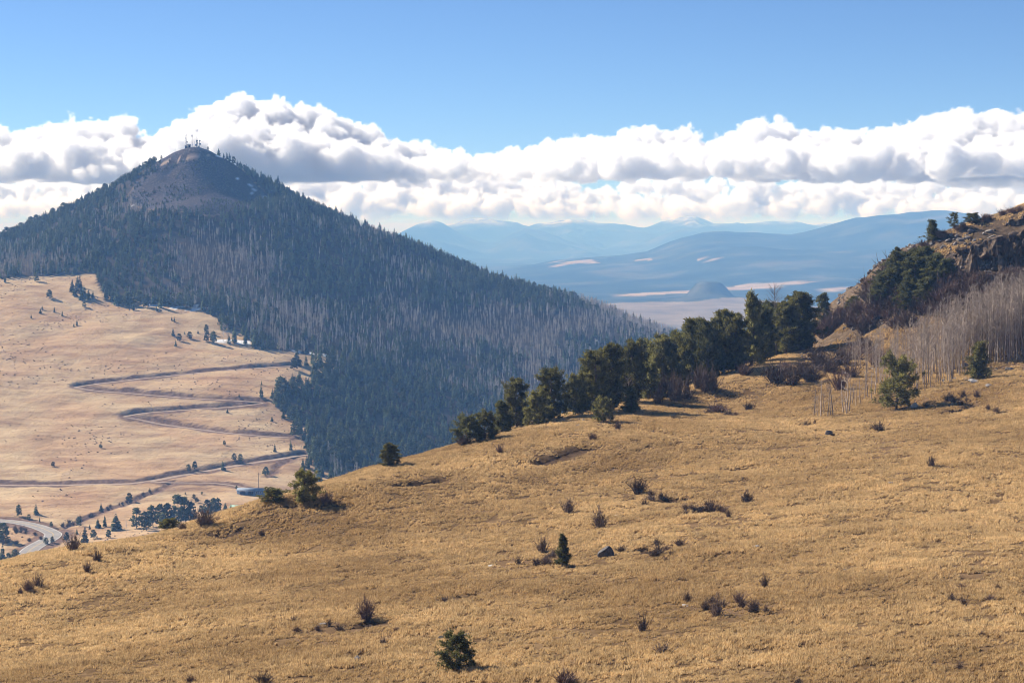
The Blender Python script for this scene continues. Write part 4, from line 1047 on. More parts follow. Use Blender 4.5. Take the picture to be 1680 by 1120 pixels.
for (cu, cv, su, sv, n_, lab, grp) in (
        (1150, 838, 34, 7, 13, 'low dark brush in the straggling patch around the long earth ledge', 'brush around the long earth ledge'),
        (1075, 908, 34, 6, 9, 'low dark brush in the strip right of the big dark boulder', 'brush right of the big dark boulder'),
        (1215, 992, 34, 12, 10, 'small twiggy brush scattered through the lower right brush cluster', 'lower right brush cluster'),
        (893, 918, 26, 14, 8, 'small brush scattered about the slender young spruce', 'brush about the slender young spruce'),
        (1545, 660, 60, 12, 14, 'low reddish brush along the foot of the aspen grove', 'brush along the foot of the grove'),
        (1195, 676, 26, 5, 6, 'flat brown brush on the slope below the saplings', 'flat brush below the saplings'),
        (600, 1040, 60, 16, 8, 'tiny dark brush scattered left of the bottom pine', 'tiny brush left of the bottom pine'),
        (1620, 1020, 40, 26, 7, 'tiny dark brush scattered near the bottom right corner', 'tiny brush near the bottom right corner'),
        (1090, 815, 26, 6, 5, 'small brush beneath the spreading purple-grey shrub', 'brush beneath the spreading shrub')):
    for k in range(n_):
        u, v = random.gauss(cu, su), random.gauss(cv, sv)
        plant_shrub(u, v, random.uniform(4, 11), random.uniform(9, 22), lab, grp)

# aspens: bare young stems
def aspen_mesh(seed, h=9.0, n_br=22, rad=0.075):
    r = np.random.default_rng(seed); mb = MB(); B, T, Wd = [], [], []
    bx, by = r.normal(size=2) * .22
    q = np.linspace(0, 1, 7); axis = np.stack([bx * np.sin(q * 2.5) + r.normal(size=7) * .03, by * np.sin(q * 2.1) + r.normal(size=7) * .03, h * q - .3], -1)
    mb.tube(axis, rad * (1.05 - q) ** .8 + .008, 5)
    for k in range(n_br):
        t = r.uniform(.30, .98); a = r.uniform(0, 2 * pi); L = h * .20 * (1.2 - t) * r.uniform(.5, 1.3)
        b0 = np.array([np.interp(t, q, axis[:, i]) for i in range(3)]); tip = b0 + np.array((cos(a) * L * .75, sin(a) * L * .75, L * r.uniform(.6, 1.1)))
        mb.tube(np.array([b0, b0 + (tip - b0) * .5 + (0, 0, -.04 * L), tip]), [.020, .013, .004], 3)
        for j in range(9):
            p0 = b0 + (tip - b0) * r.uniform(.2, 1); B.append(p0); T.append(p0 + np.array((cos(a), sin(a), .8)) * r.uniform(.15, .5) + r.normal(size=3) * .22); Wd.append(.024)
    mb.blades(B, T, Wd)
    return mb.mesh('aspen_stem')
ASP = [aspen_mesh(600 + k) for k in range(6)]
THIN = [aspen_mesh(620 + k, 5.0, 9, 0.065) for k in range(3)]
for me in ASP + THIN: me.materials.append(m_aspen)
def plant_aspen(u, v, hp_, label, group, meshes=ASP, H=9.0, y=None, name='bare_aspen', thick=1.0):
    q = G_hill.hit(u, v, 200, 515); sc_ = q[1] / F; s = hp_ * sc_ / H
    o = link(name, random.choice(meshes)); o.location = q; o.rotation_euler = (random.gauss(0, .035), random.gauss(0, .035), random.uniform(0, 6.28))
    o.scale = (s * thick, s * thick, s); tag(o, label, 'aspen', group); return o
for u, v, h_ in ((1335, 683, 52), (1341, 684, 36), (1346, 685, 66), (1352, 682, 44), (1357, 684, 58), (1362, 682, 50), (1366, 683, 62), (1338, 680, 30)):
    plant_aspen(u, v, h_, 'thin bare sapling in the leftmost sparse stand before the grove', 'leftmost sapling stand', THIN, 5.0, thick=1.3)
for u, v, h_ in ((1384, 678, 60), (1389, 680, 74), (1393, 676, 62), (1386, 674, 48), (1404, 668, 46), (1411, 662, 54), (1419, 656, 50), (1424, 652, 62), (1430, 656, 56), (1398, 664, 44), (1436, 648, 60)):
    plant_aspen(u, v, h_, 'bare sapling in the sparse stand between the leftmost saplings and the spreading pine', 'sapling stand beside the spreading pine', THIN, 5.0, thick=1.3)
r = np.random.default_rng(31)
front_v = lambda u: np.interp(u, (1380, 1420, 1470, 1510, 1560, 1600, 1690, 1760), (600, 625, 645, 645, 628, 602, 590, 585))
back_v = lambda u: np.interp(u, (1380, 1450, 1560, 1690, 1760), (585, 570, 535, 500, 490))
cand = []
while len(cand) < 760:
    u = r.uniform(1385, 1740); f, b_ = front_v(u), back_v(u); t = r.random() ** 1.15
    if r.random() > np.interp(u, (1385, 1440, 1500, 1600), (.12, .35, .8, 1)): continue
    v = f + (b_ - f) * t
    if abs(u - 1609) < 26 and v > 596: continue
    h_ = min(np.interp(u, (1385, 1480, 1600, 1690), (62, 78, 104, 128)) * r.uniform(.72, 1.08) * (1 - .25 * t), v - np.interp(u, (1385, 1450, 1500, 1560, 1600, 1690, 1760), (548, 530, 512, 490, 470, 438, 428)) + r.uniform(-16, 14))
    if h_ > 24: cand.append((u, v, h_))
cand.sort(key=lambda c: -c[1] - c[2] * .3)
single = [c for c in cand if c[0] < 1682][:280]
rest = [c for c in cand if c not in set(single)]
for u, v, h_ in single: plant_aspen(u, v, h_, 'bare pale aspen stem at the front of the dense grove on the right', 'aspens at the front of the grove')
pts = np.array([G_hill.hit(u, v, 200, 515) for u, v, _ in rest]); ss = np.array([c[2] for c in rest]) * pts[:, 1] / F / 9.0
scatter('aspen_grove', 'leafless aspen grove closing up behind the front stems', 'aspen grove', pts, np.stack([r.normal(size=len(pts)) * .035, r.normal(size=len(pts)) * .035, r.uniform(0, 6.28, len(pts))], -1), np.repeat(ss[:, None], 3, 1), r.integers(0, 6, len(pts)), [(m_.copy(), m_aspen) for m_ in ASP])
# single bare trees
def bare_tree(name, label, u, v, hp_, wide, seed, mat, yb=None):
    r = np.random.default_rng(seed); q = G_hill.hit(u, v, 95, 515)
    if yb: q = np.array((ray(u, v)[0] * yb, yb, float(G_hill(ray(u, v)[0] * yb, yb))))
    h = hp_ * q[1] / F
    o = bpy.data.objects.new(name, None); COL.objects.link(o); o.location = q
    tr, br = MB(), MB(); B, T, Wd = [], [], []
    ts = np.linspace(0, 1, 9); ax_ = np.stack([.02 * h * np.sin(5 * ts), .02 * h * np.sin(4 * ts + 1), h * ts * .98 - .2], -1); tr.tube(ax_, .016 * h * (1.03 - ts) + .012, 6)
    for k in range(44):
        t = r.uniform(.22, .97); a = r.uniform(0, 6.28); L = wide * h * (1.1 - t * .6) * r.uniform(.5, 1.1); b0 = np.array([np.interp(t, ts, ax_[:, i]) for i in range(3)])
        tip = b0 + np.array((cos(a) * L * .7, sin(a) * L * .7, L * .8)); br.tube(np.array([b0, (b0 + tip) / 2 - (0, 0, .05 * L), tip]), [.034, .022, .008], 4)
        for j in range(9):
            p0 = b0 + (tip - b0) * r.uniform(.25, 1); B.append(p0); T.append(p0 + np.array((cos(a), sin(a), 1.)) * L * r.uniform(.1, .32) + r.normal(size=3) * .14 * L); Wd.append(.032)
    br.blades(B, T, Wd)
    tr.build('trunk', mat, o); br.build('branches', mat, o)
    return tag(o, label, 'bare tree')
bare_tree('dead_tree', 'tall bare dead tree rising above the crest pines', 1272, 590, 122, .26, 701, m_dead, yb=338)
bare_tree('bare_tree', 'pale bare aspen against the dark crest pines', 1031, 672, 58, .30, 702, m_aspen, yb=None)
bare_tree('bare_tree', 'bare grey tree at the left end of the brush below the crags', 1426, 520, 56, .22, 703, m_aspen)

# rocks
def rock_mesh(seed, sub=3, flat=0.7, rough=0.30):
    bm = bmesh.new(); bmesh.ops.create_icosphere(bm, subdivisions=sub, radius=1.0)
    r = np.random.default_rng(seed); planes = r.normal(size=(11, 3)); planes /= np.linalg.norm(planes, axis=1, keepdims=True); dist = r.uniform(.55, .95, 11)
    for v in bm.verts:
        p = np.array(v.co)
        for n_, d_ in zip(planes, dist):
            e = p @ n_ - d_
            if e > 0: p = p - n_ * e
        p = p * (1 + rough * .25 * float(fbm(p[0] * 2 + seed, p[1] * 2 + p[2] * 2, 3, seed)))
        v.co = (p[0], p[1], p[2] * flat)
    me = bpy.data.meshes.new('boulder'); bm.to_mesh(me); bm.free(); return me
ROCKS = [rock_mesh(800 + k, 3, (.9, .6, .75, .5)[k]) for k in range(4)]
def plant_rock(u, v, hp_, wp_, label, mat, k, group=None, name='boulder', y0=95):
    q = G_hill.hit(u, v, y0, 515); sc_ = q[1] / F
    o = link(name, ROCKS[k].copy(), mat); o.location = q + np.array((0, 0, hp_ * sc_ * .25)); o.rotation_euler = (random.gauss(0, .15), random.gauss(0, .15), random.uniform(0, 6.28))
    o.scale = (wp_ * sc_ * .55, wp_ * sc_ * .55, hp_ * sc_ * .8); return tag(o, label, 'boulder', group)
for u, v, h_, w_, label, mt_, k in (
    (994, 913, 21, 26, 'big dark angular boulder in the middle of the hillside', m_darkrock, 0),
    (1360, 713, 9, 14, 'small dark boulder below the leftmost saplings', m_darkrock, 0),
    (1145, 838, 6, 18, 'flat grey rock on the long earth ledge', m_rock, 1),
    (590, 1083, 9, 18, 'slanted blue-grey rock left of the bottom pine', m_rock, 2),
    (765, 1043, 8, 14, 'grey-topped rock behind the bottom pine', m_rock, 1),
    (724, 1048, 7, 11, 'dark little rock up left of the bottom pine', m_darkrock, 2),
    (1013, 846, 4, 12, 'pale flat stone right of the dense purple-brown shrub', m_palerock, 3),
    (1240, 898, 6, 12, 'pale round stone right of the middle shrubs', m_palerock, 2),
    (1584, 602, 10, 14, 'rounded grey-brown boulder left of the dense green pine', m_rock, 2),
    (1593, 606, 8, 12, 'paler boulder nearest the dense green pine', m_palerock, 1),
    (1598, 628, 9, 22, 'white stone slab below the dense green pine', m_palerock, 3),
    (1622, 634, 7, 12, 'grey stone right of the white slab', m_rock, 1),
    (1655, 608, 8, 16, 'brown boulder at the right edge above the grass', m_rock, 2),
    (805, 929, 5, 12, 'pale grey stone left of the slender young spruce', m_palerock, 3),
    (677, 962, 4, 10, 'pale stone above the shrub left of the bottom pine', m_rock, 3),
    (528, 1024, 5, 14, 'grey stone left of the purplish bare shrub', m_rock, 3),
    (780, 992, 5, 9, 'grey stone above the bottom pine', m_rock, 1),
    (1463, 794, 6, 12, 'grey stone alone on the upper right hillside', m_rock, 1),
    (1469, 872, 5, 9, 'dark stone on the right hillside below the lone grey stone', m_darkrock, 2),
    (1388, 936, 5, 9, 'dark stone on the right hillside above the bare brown patch', m_darkrock, 1),
    (1500, 668, 10, 12, 'pale rock in the shade right of the spreading pine', m_palerock, 0),
    (1125, 994, 4, 14, 'pale flat stone beneath the small twiggy shrub', m_palerock, 3)):
    plant_rock(u, v, h_, w_, label, mt_, k)
# loose rubble: the spoil heap on the crest and the talus below the knoll
r = np.random.default_rng(88); RP = []
for n_, cu, cv, su, sv, s0, s1 in ((200, 1415, 512, 30, 16, .2, .6), (170, 895, 690, 28, 7, .10, .34), (120, 1600, 430, 70, 20, .3, .8), (90, 1000, 680, 14, 4, .12, .35), (80, 1300, 585, 40, 10, .15, .4), (110, 1480, 440, 40, 16, .25, .7), (90, 1610, 612, 40, 14, .12, .4), (60, 1560, 395, 60, 10, .3, .7)):
    for k in range(n_):
        u, v = r.normal(cu, su), r.normal(cv, sv)
        if u > 1760: continue
        q = G_hill.hit(u, v, 200, 515); RP.append((*q, r.uniform(s0, s1)))
RP = np.array(RP)
scatter('rubble', 'loose broken stones of the spoil heap and talus', 'rubble', RP[:, :3], r.uniform(-1, 1, (len(RP), 3)) * (.4, .4, 3), RP[:, 3:4] * r.uniform(.6, 1.2, (len(RP), 3)), r.integers(0, 4, len(RP)), [(ROCKS[0].copy(), m_rock), (ROCKS[1].copy(), m_rock), (ROCKS[2].copy(), m_darkrock), (ROCKS[3].copy(), m_rock)])

# the crags: a broken wall of rock columns set into the slope
m, n, out = mat_new('crag_rock')
pos = position(n)
sv_ = N(n, 'ShaderNodeMapping'); sv_.inputs['Scale'].default_value = (1.0, 1.0, 0.28); n.links.new(pos, sv_.inputs[0])
cc = ramp(n, noise(n, 0.8, 7, 0.72, sv_.outputs[0]), [(0.34, (0.035, 0.027, 0.022)), (0.50, (0.105, 0.075, 0.055)), (0.60, (0.24, 0.175, 0.125)), (0.71, (0.54, 0.43, 0.32))])
b = N(n, 'ShaderNodeBsdfPrincipled', i_Roughness=0.95); b.inputs['Specular IOR Level'].default_value = 0.05; n.links.new(cc, b.inputs['Base Color'])
bp = N(n, 'ShaderNodeBump', i_Strength=1.0, i_Distance=0.35); n.links.new(noise(n, 1.6, 6, 0.75, sv_.outputs[0]), bp.inputs['Height']); n.links.new(bp.outputs[0], b.inputs['Normal']); n.links.new(b.outputs[0], out.inputs[0])
m_crag = m
def crag_wall(px_top, px_bot, hgt, seed, ds=0.14, out=2.2):
    """a wall of jointed rock: steps along the slope line, every joint-bounded block pushed in or out by its own amount"""
    r = np.random.default_rng(seed)
    p = np.array([G_hill.hit(u, v, 250, 430) for u, v in px_bot]); d = np.concatenate([[0], np.cumsum(np.linalg.norm(np.diff(p, axis=0), axis=1))])
    s_ = np.arange(0, d[-1], ds); line = np.stack([np.interp(s_, d, p[:, k]) for k in range(3)], -1)
    H_ = np.interp(s_, np.linspace(0, d[-1], len(hgt)), hgt) * (1 + .14 * fbm(s_ / 3.0, 0 * s_, 3, seed)) + .5 * np.round(2 * fbm(s_ / 1.6, 0 * s_ + 9, 2, seed + 4)) 
    nt_ = 64; t_ = np.linspace(0, 1, nt_)
    Sg, Tg = np.meshgrid(s_, t_); Zg = Tg * H_[None]
    # cells: joints tall and narrow, leaning a little
    cs, cz = 1.5, 3.4
    a_, b_ = (Sg + .25 * Zg * .4 + .5 * fbm(Sg / 2, Zg / 4, 2, seed + 1)) / cs, (Zg + .9 * fbm(Sg / 1.5, Zg / 3, 2, seed + 2)) / cz
    best = np.full(a_.shape, 9.0); sec = best.copy(); val = np.zeros(a_.shape)
    for i in (-1, 0, 1):
        for j in (-1, 0, 1):
            ci, cj = np.floor(a_) + i, np.floor(b_) + j
            fx, fy = ci + .15 + .7 * hash2(ci, cj, seed + 11), cj + .15 + .7 * hash2(ci, cj, seed + 12)
            dd = np.hypot(a_ - fx, b_ - fy); hv_ = hash2(ci, cj, seed + 13)
            m1 = dd < best; sec = np.where(m1, best, np.minimum(sec, dd)); val = np.where(m1, hv_, val); best = np.where(m1, dd, best)
    crack = np.clip((sec - best) / .12, 0, 1)
    dep = out * (val - .45) * 1.5 + .55 * (crack - 1) + .5 * fbm(Sg / 1.2, Zg / 1.6, 4, seed + 3, .6) - 1.1 * (Tg - .35) + .9 * fbm(Sg / 7, Zg / 9, 2, seed + 5)
    dep = np.where(Tg > .93, dep - (Tg - .93) / .07 * 2.6, dep)
    dep = dep * np.clip(H_ / 6.0, 0.1, 1)[None] * np.clip(np.minimum(s_, s_[-1] - s_) / 4.0, 0.15, 1)[None]
    tan = np.gradient(line, axis=0)[:, :2]; tan /= np.linalg.norm(tan, axis=1, keepdims=True)
    nrm = np.stack([tan[:, 1], -tan[:, 0]], -1); nrm *= np.sign(-nrm[:, 1:2])
    co = np.stack([line[None, :, 0] + nrm[None, :, 0] * dep, line[None, :, 1] + nrm[None, :, 1] * dep, line[None, :, 2] - 1.2 + Zg], -1).reshape(-1, 3)
    nx = len(s_); i = (np.arange(nt_ - 1)[:, None] * nx + np.arange(nx - 1)[None]).ravel()
    crag.add(co, f4=np.stack([i, i + 1, i + nx + 1, i + nx], -1))
crag = MB()
crag_wall(None, ((1550, 437), (1560, 438.5), (1574, 440), (1610, 444), (1650, 445), (1700, 443), (1760, 440), (1820, 436)), (1.6, 4.2, 6.2, 7.4, 8.0, 8.2, 8.2, 8.0), 900)
crag_wall(None, ((1630, 374), (1660, 370), (1690, 366), (1760, 350), (1820, 340)), (1.0, 2.6, 3.2, 3.4, 3.0), 930, out=1.2)
tag(crag.build('cliff', m_crag), 'broken wall of pale and dark rock columns below the right skyline', kind='structure')

# ------------------------------------------------------------------ single trees of the mountain and valley
far_kinds = {'spruce': [k for k in K_con[:4]], 'pine': K_con[4:], 'aspen': K_asp}
FH = {'spruce': 9.0, 'pine': 7.5, 'aspen': 9.0}
for lst in far_kinds.values():
    for me, mt_ in lst:
        if not me.materials: me.materials.append(mt_)
def far_tree(kind, u, v, hp_, label, group=None, wide=1.0, name=None, xy=None):
    q = G_mt.hit(u, v, 780, 1640) if xy is None else np.array((xy[0], xy[1], float(G_mt(*xy))))
    s = hp_ * q[1] / F / FH[kind]
    o = link(name or {'spruce': 'spruce_tree', 'pine': 'valley_pine', 'aspen': 'valley_aspen'}[kind], random.choice(far_kinds[kind])[0])
    o.location = q; o.rotation_euler = (random.gauss(0, .03), random.gauss(0, .03), random.uniform(0, 6.28)); o.scale = (s * wide, s * wide, s)
    return tag(o, label, {'spruce': 'conifer', 'pine': 'conifer', 'aspen': 'aspen'}[kind], group)
for kind, u, v, h_, wd, label in (
    ('spruce', 8, 463, 11, 1.2, 'small conifer at the upper left edge of the meadow by the frame'),
    ('pine', 59, 462, 15, 1.0, 'lone conifer at the top edge of the meadow under the wood'),
    ('pine', 81, 489, 14, 1.2, 'dark conifer with a shadow alone on the upper meadow left of the clump'),
    ('spruce', 69, 508, 8, 1.2, 'upper tiny conifer of the left pair on the upper meadow'),
    ('spruce', 66, 514, 9, 1.1, 'lower tiny conifer of the left pair on the upper meadow'),
    ('spruce', 89, 512, 9, 1.1, 'tiny conifer between the pair and the next one on the upper meadow'),
    ('spruce', 102, 518, 9, 1.0, 'tiny conifer right of the middle of the upper meadow dots'),
    ('spruce', 51, 522, 7, 1.2, 'tiniest leftmost conifer of the upper meadow dots'),
    ('spruce', 126, 534, 11, 1.1, 'lowest small conifer of the upper meadow dots'),
    ('spruce', 121, 536, 6, 1.3, 'seedling conifer beside the lowest of the upper meadow dots'),
    ('pine', 138, 504, 9, 1.2, 'small round conifer below the upper meadow clump'),
    ('spruce', 219, 509, 15, 1.1, 'small pointed conifer alone right below the wood edge'),
    ('pine', 239, 504, 18, 1.1, 'round conifer standing before the snow streaked wood edge'),
    ('spruce', 257, 510, 8, 1.0, 'thin small conifer below the snow patches'),
    ('spruce', 282, 526, 7, 1.2, 'left seedling of the pair in mid meadow'),
    ('spruce', 286, 528, 9, 1.1, 'right conifer of the pair in mid meadow'),
    ('spruce', 284, 551, 14, 1.1, 'pointed conifer at the upper left of the mid meadow group'),
    ('pine', 294, 559, 12, 1.2, 'round conifer at the heart of the mid meadow group'),
    ('pine', 311, 556, 12, 1.2, 'round conifer at the right of the mid meadow group'),
    ('spruce', 288, 568, 11, 1.0, 'lowest conifer of the mid meadow group'),
    ('spruce', 303, 548, 5, 1.3, 'seedling above the mid meadow group'),
    ('spruce', 325, 547, 6, 1.3, 'seedling right of the mid meadow group'),
    ('pine', 339, 546, 14, 1.0, 'upper conifer left of the bare aspens on the meadow edge'),
    ('pine', 339, 560, 16, 1.0, 'lower conifer left of the bare aspens on the meadow edge'),
    ('pine', 350, 563, 20, 1.0, 'bigger conifer at the foot of the bare aspens on the meadow edge'),
    ('spruce', 384, 562, 28, 1.1, 'tall conifer right of the bare aspens on the meadow edge'),
    ('spruce', 376, 564, 18, 1.1, 'shorter conifer right of the bare aspens on the meadow edge'),
    ('aspen', 366, 560, 30, 1.4, 'pale bare aspen in the meadow edge clump'),
    ('aspen', 372, 562, 26, 1.4, 'shorter bare aspen in the meadow edge clump'),
    ('aspen', 458, 582, 28, 1.5, 'left bare aspen above the top switchback end'),
    ('aspen', 466, 584, 26, 1.5, 'right bare aspen above the top switchback end'),
    ('spruce', 487, 600, 30, 1.1, 'tall spruce beside the top end of the switchback road'),
    ('pine', 482, 606, 20, 1.0, 'round conifer at the very end of the switchback road'),
    ('spruce', 502, 600, 18, 1.2, 'stout spruce on the clearing right of the road end'),
    ('spruce', 516, 618, 46, 0.9, 'tallest spruce on the clearing right of the road end'),
    ('spruce', 524, 604, 34, 0.9, 'spruce behind the tallest one on the clearing'),
    ('spruce', 513, 598, 26, 0.9, 'slim spruce in the middle of the clearing'),
    ('spruce', 429, 652, 22, 1.0, 'dark spruce at the right hairpin of the switchback'),
    ('spruce', 429, 631, 8, 0.8, 'tiny spruce above the right hairpin'),
    ('spruce', 392, 651, 7, 1.0, 'seedling on the bank left of the right hairpin'),
    ('spruce', 373, 677, 8, 1.1, 'seedling below the second road bend'),
    ('spruce', 446, 691, 9, 1.2, 'small spruce on the slope below the right hairpin'),
    ('spruce', 465, 686, 14, 1.1, 'spruce on the slope at the wood edge below the right hairpin'),
    ('pine', 484, 716, 26, 1.0, 'round pine at the lower end of the switchback'),
    ('spruce', 492, 712, 32, 0.9, 'tall spruce at the lower end of the switchback'),
    ('spruce', 500, 722, 22, 1.0, 'spruce right of the lower switchback end'),
    ('pine', 368, 730, 8, 1.1, 'lone seedling pine with a long shadow above the lower road'),
    ('spruce', 451, 741, 14, 1.0, 'spruce left of the pair above the lower road end'),
    ('spruce', 477, 738, 17, 1.0, 'spruce at the right of the pair above the lower road end'),
    ('pine', 384, 755, 12, 1.1, 'left pine of the pair above the lower road'),
    ('pine', 395, 757, 13, 1.1, 'right pine of the pair above the lower road'),
    ('pine', 165, 735, 7, 1.4, 'low bush-like pine alone on the wide lower meadow'),
    ('pine', 87, 765, 8, 1.4, 'lone small pine on the meadow above the lower road at left'),
    ('pine', 309, 773, 12, 1.1, 'left pine of the pair on the upper bank of the lower road'),
    ('pine', 319, 769, 13, 1.1, 'right pine of the pair on the upper bank of the lower road'),
    ('spruce', 366, 771, 16, 1.2, 'spruce standing on the edge of the lower road'),
    ('pine', 436, 780, 15, 1.3, 'pine at the lower end of the dark ditch'),
    ('pine', 212, 824, 16, 1.2, 'lone round pine beside the ravine'),
    ('spruce', 166, 838, 13, 1.3, 'small spruce on the ravine rim left of the round pine'),
    ('pine', 31, 847, 20, 0.9, 'left upright pine above the highway'),
    ('spruce', 59, 843, 18, 1.3, 'dark spruce above the highway bend'),
    ('pine', 47, 852, 9, 1.2, 'small pine between the two above the highway'),
    ('spruce', 65, 856, 10, 0.8, 'thin small spruce by the highway bend'),
    ('pine', 84, 864, 9, 1.1, 'small pine at the right outside of the highway bend'),
    ('spruce', 161, 866, 17, 1.3, 'left spruce of the leaning pair on the valley floor'),
    ('spruce', 172, 864, 20, 1.0, 'right spruce of the leaning pair on the valley floor'),
    ('spruce', 190, 869, 28, 1.5, 'broad spruce left of the row of big valley pines'),
    ('spruce', 139, 891, 30, 1.1, 'tall open spruce on the valley floor right of the highway'),
    ('pine', 154, 883, 15, 1.2, 'round pine right of the tall open spruce'),
    ('pine', 130, 863, 16, 1.0, 'pine at the ravine mouth'),
    ('aspen', 208, 872, 18, 1.3, 'thin bare tree left of the row of big valley pines'),
    ('pine', 75, 892, 11, 1.2, 'left of two small pines inside the highway curve'),
    ('pine', 86, 890, 11, 1.1, 'right of two small pines inside the highway curve'),
    ('pine', 109, 888, 16, 1.0, 'pine right of the two small ones by the highway'),
    ('pine', 6, 890, 34, 1.0, 'big pine cut by the left edge above the lower highway'),
    ('pine', -6, 886, 30, 1.2, 'pine mass at the very left edge above the lower highway'),
    ('spruce', 4, 924, 34, 1.0, 'dark conifer at the left edge beside the crest grass'),
    ('pine', 26, 920, 20, 1.3, 'round pine just left of the lower highway end'),
    ('pine', 14, 928, 22, 1.0, 'pine at the left edge in front of the highway'),
    ('spruce', 126, 876, 10, 1.2, 'small spruce above the tall open spruce'),
    ('spruce', 147, 868, 9, 1.1, 'seedling spruce left of the leaning pair'),
    ('pine', 178, 882, 14, 1.2, 'low pine below the leaning pair'),
    ('pine', 330, 842, 14, 1.0, 'small pine left of the triple pines by the houses'),
    ('pine', 318, 818, 8, 1.2, 'small pine on the track above the big valley pines'),
    ('pine', 323, 824, 9, 1.2, 'second small pine on the track above the big valley pines'),
    ('pine', 331, 811, 5, 1.2, 'seedling on the pasture left of the blue shed'),
    ('pine', 304, 811, 4, 1.2, 'speck of a seedling above the big valley pines'),
    ('pine', 388, 802, 6, 1.1, 'seedling by the left corner of the blue shed')):
    far_tree(kind, u, v, h_, label, wide=wd)
for u, v, h_, wd, label in ((224, 866, 34, 0.9, 'leftmost big pine of the valley row'), (240, 870, 32, 1.0, 'second big pine of the valley row'), (251, 864, 36, 0.9, 'third big pine of the valley row'), (262, 862, 36, 0.8, 'fourth big pine of the valley row'),
                            (275, 860, 36, 0.9, 'fifth big pine of the valley row'), (293, 858, 48, 0.8, 'tallest big pine of the valley row'), (304, 858, 44, 0.8, 'big pine right of the tallest in the valley row'), (313, 858, 36, 0.9, 'last big pine at the right of the valley row'),
                            (268, 866, 26, 1.0, 'short pine before the middle of the valley row'), (341, 848, 30, 0.9, 'left pine of the triple by the houses'), (350, 847, 31, 0.8, 'middle pine of the triple by the houses'), (357, 846, 30, 0.8, 'right pine of the triple by the houses'),
                            (370, 845, 22, 0.9, 'left pine beside the green roofed house'), (379, 843, 18, 0.9, 'right pine beside the green roofed house')):
    far_tree('pine' if h_ > 25 else 'spruce', u, v, h_, label, 'big pines in the valley', wide=wd * (1.0 if h_ > 25 else 1.3))
for u, v, h_ in ((118, 478, 20), (123, 486, 24), (130, 480, 30), (127, 470, 18), (138, 488, 20), (145, 492, 18), (152, 490, 14), (133, 492, 16)):
    far_tree('spruce', u, v, h_, 'conifer in the dense dark clump on the upper meadow', 'upper meadow clump', wide=1.2)
r = np.random.default_rng(404)
EDGE = ((166, 476), (178, 490), (198, 502), (226, 498), (262, 498), (300, 508), (352, 510), (368, 538), (400, 550), (425, 568), (452, 578))
EDGE2 = ((545, 590), (530, 632), (470, 642), (446, 654), (454, 664), (480, 686), (506, 702), (512, 718), (506, 740), (514, 754), (548, 776))
for poly, n_, lab in ((EDGE, 46, 'conifer on the upper edge of the wood above the meadow'), (EDGE2, 64, 'conifer on the lower edge of the wood right of the switchbacks')):
    p = np.array(poly, float); d = np.concatenate([[0], np.cumsum(np.hypot(*np.diff(p, axis=0).T))])
    for k in range(n_):
        t = r.uniform(0, d[-1]); u, v = np.interp(t, d, p[:, 0]) + r.normal() * 5, np.interp(t, d, p[:, 1]) + r.normal() * 3
        far_tree('spruce' if r.random() < .7 else 'pine', u, v, r.uniform(14, 28), lab, lab.replace('conifer', 'conifers'), wide=r.uniform(.95, 1.25))
for k in range(26):
    u, v = r.uniform(495, 545), r.uniform(755, 795)
    far_tree('spruce', u, v, r.uniform(12, 24), 'conifer at the foot of the wood behind the crest', 'conifers at the foot of the wood', wide=1.1)
# trees along the mountain's skyline
def crest_y(x):
    t = np.linspace(1480, 1720, 240); z = G_mt(np.full(240, x), t); return t[int(np.argmax(z / t))]
for side, us, lab in (('l', (4, 258), 'conifer on the left skyline of the mountain'), ('r', (432, 1085), 'conifer on the right skyline of the mountain')):
    n_ = 40 if side == 'l' else 78
    for k in range(n_):
        u = us[0] + (us[1] - us[0]) * (k + r.random()) / n_; a = ray(u, 0)[0]; yc = crest_y(a * 1600) + r.uniform(-10, 3)
        hp_ = np.interp(u, (0, 258), (15, 11)) if side == 'l' else np.interp(u, (432, 600, 1085), (18, 17, 15))
        far_tree('spruce' if (side == 'r' or r.random() < .4) else 'pine', u, 0, hp_ * r.uniform(.75, 1.25), lab, lab.replace('conifer', 'conifers'), wide=1.0 if side == 'r' else 1.25, xy=(a * yc, yc))
for u, h_, kd, label in ((240, 11, 'pine', 'round conifer left of the bare summit on the skyline'), (262, 7, 'pine', 'low bush-like conifer nearest the summit on its left'), (339, 6, 'pine', 'low conifer at the right edge of the summit knob'), (357, 13, 'spruce', 'lone dark conifer right of the summit knob'),
                     (365, 9, 'spruce', 'thin dead-looking conifer right of the lone dark one'), (370, 14, 'spruce', 'left conifer of the skyline row right of the summit'), (375, 15, 'spruce', 'tallest conifer of the skyline row right of the summit'), (381, 12, 'pine', 'conifer in the middle of the skyline row right of the summit'),
                     (387, 11, 'spruce', 'conifer after the middle of the skyline row right of the summit'), (392, 12, 'spruce', 'pointed conifer near the end of the skyline row right of the summit'), (398, 9, 'pine', 'last low conifer of the skyline row right of the summit'),
                     (407, 10, 'spruce', 'left snag of the three above the snow streak'), (412, 14, 'spruce', 'middle snag of the three above the snow streak'), (417, 13, 'spruce', 'right snag of the three above the snow streak'), (427, 17, 'spruce', 'first tall conifer where the wood starts right of the snow streak')):
    a = ray(u, 0)[0]; yc = crest_y(a * 1620); far_tree(kd, u, 0, h_, label, wide=0.8 if 'snag' in label or 'thin' in label else 1.0, xy=(a * yc, yc))
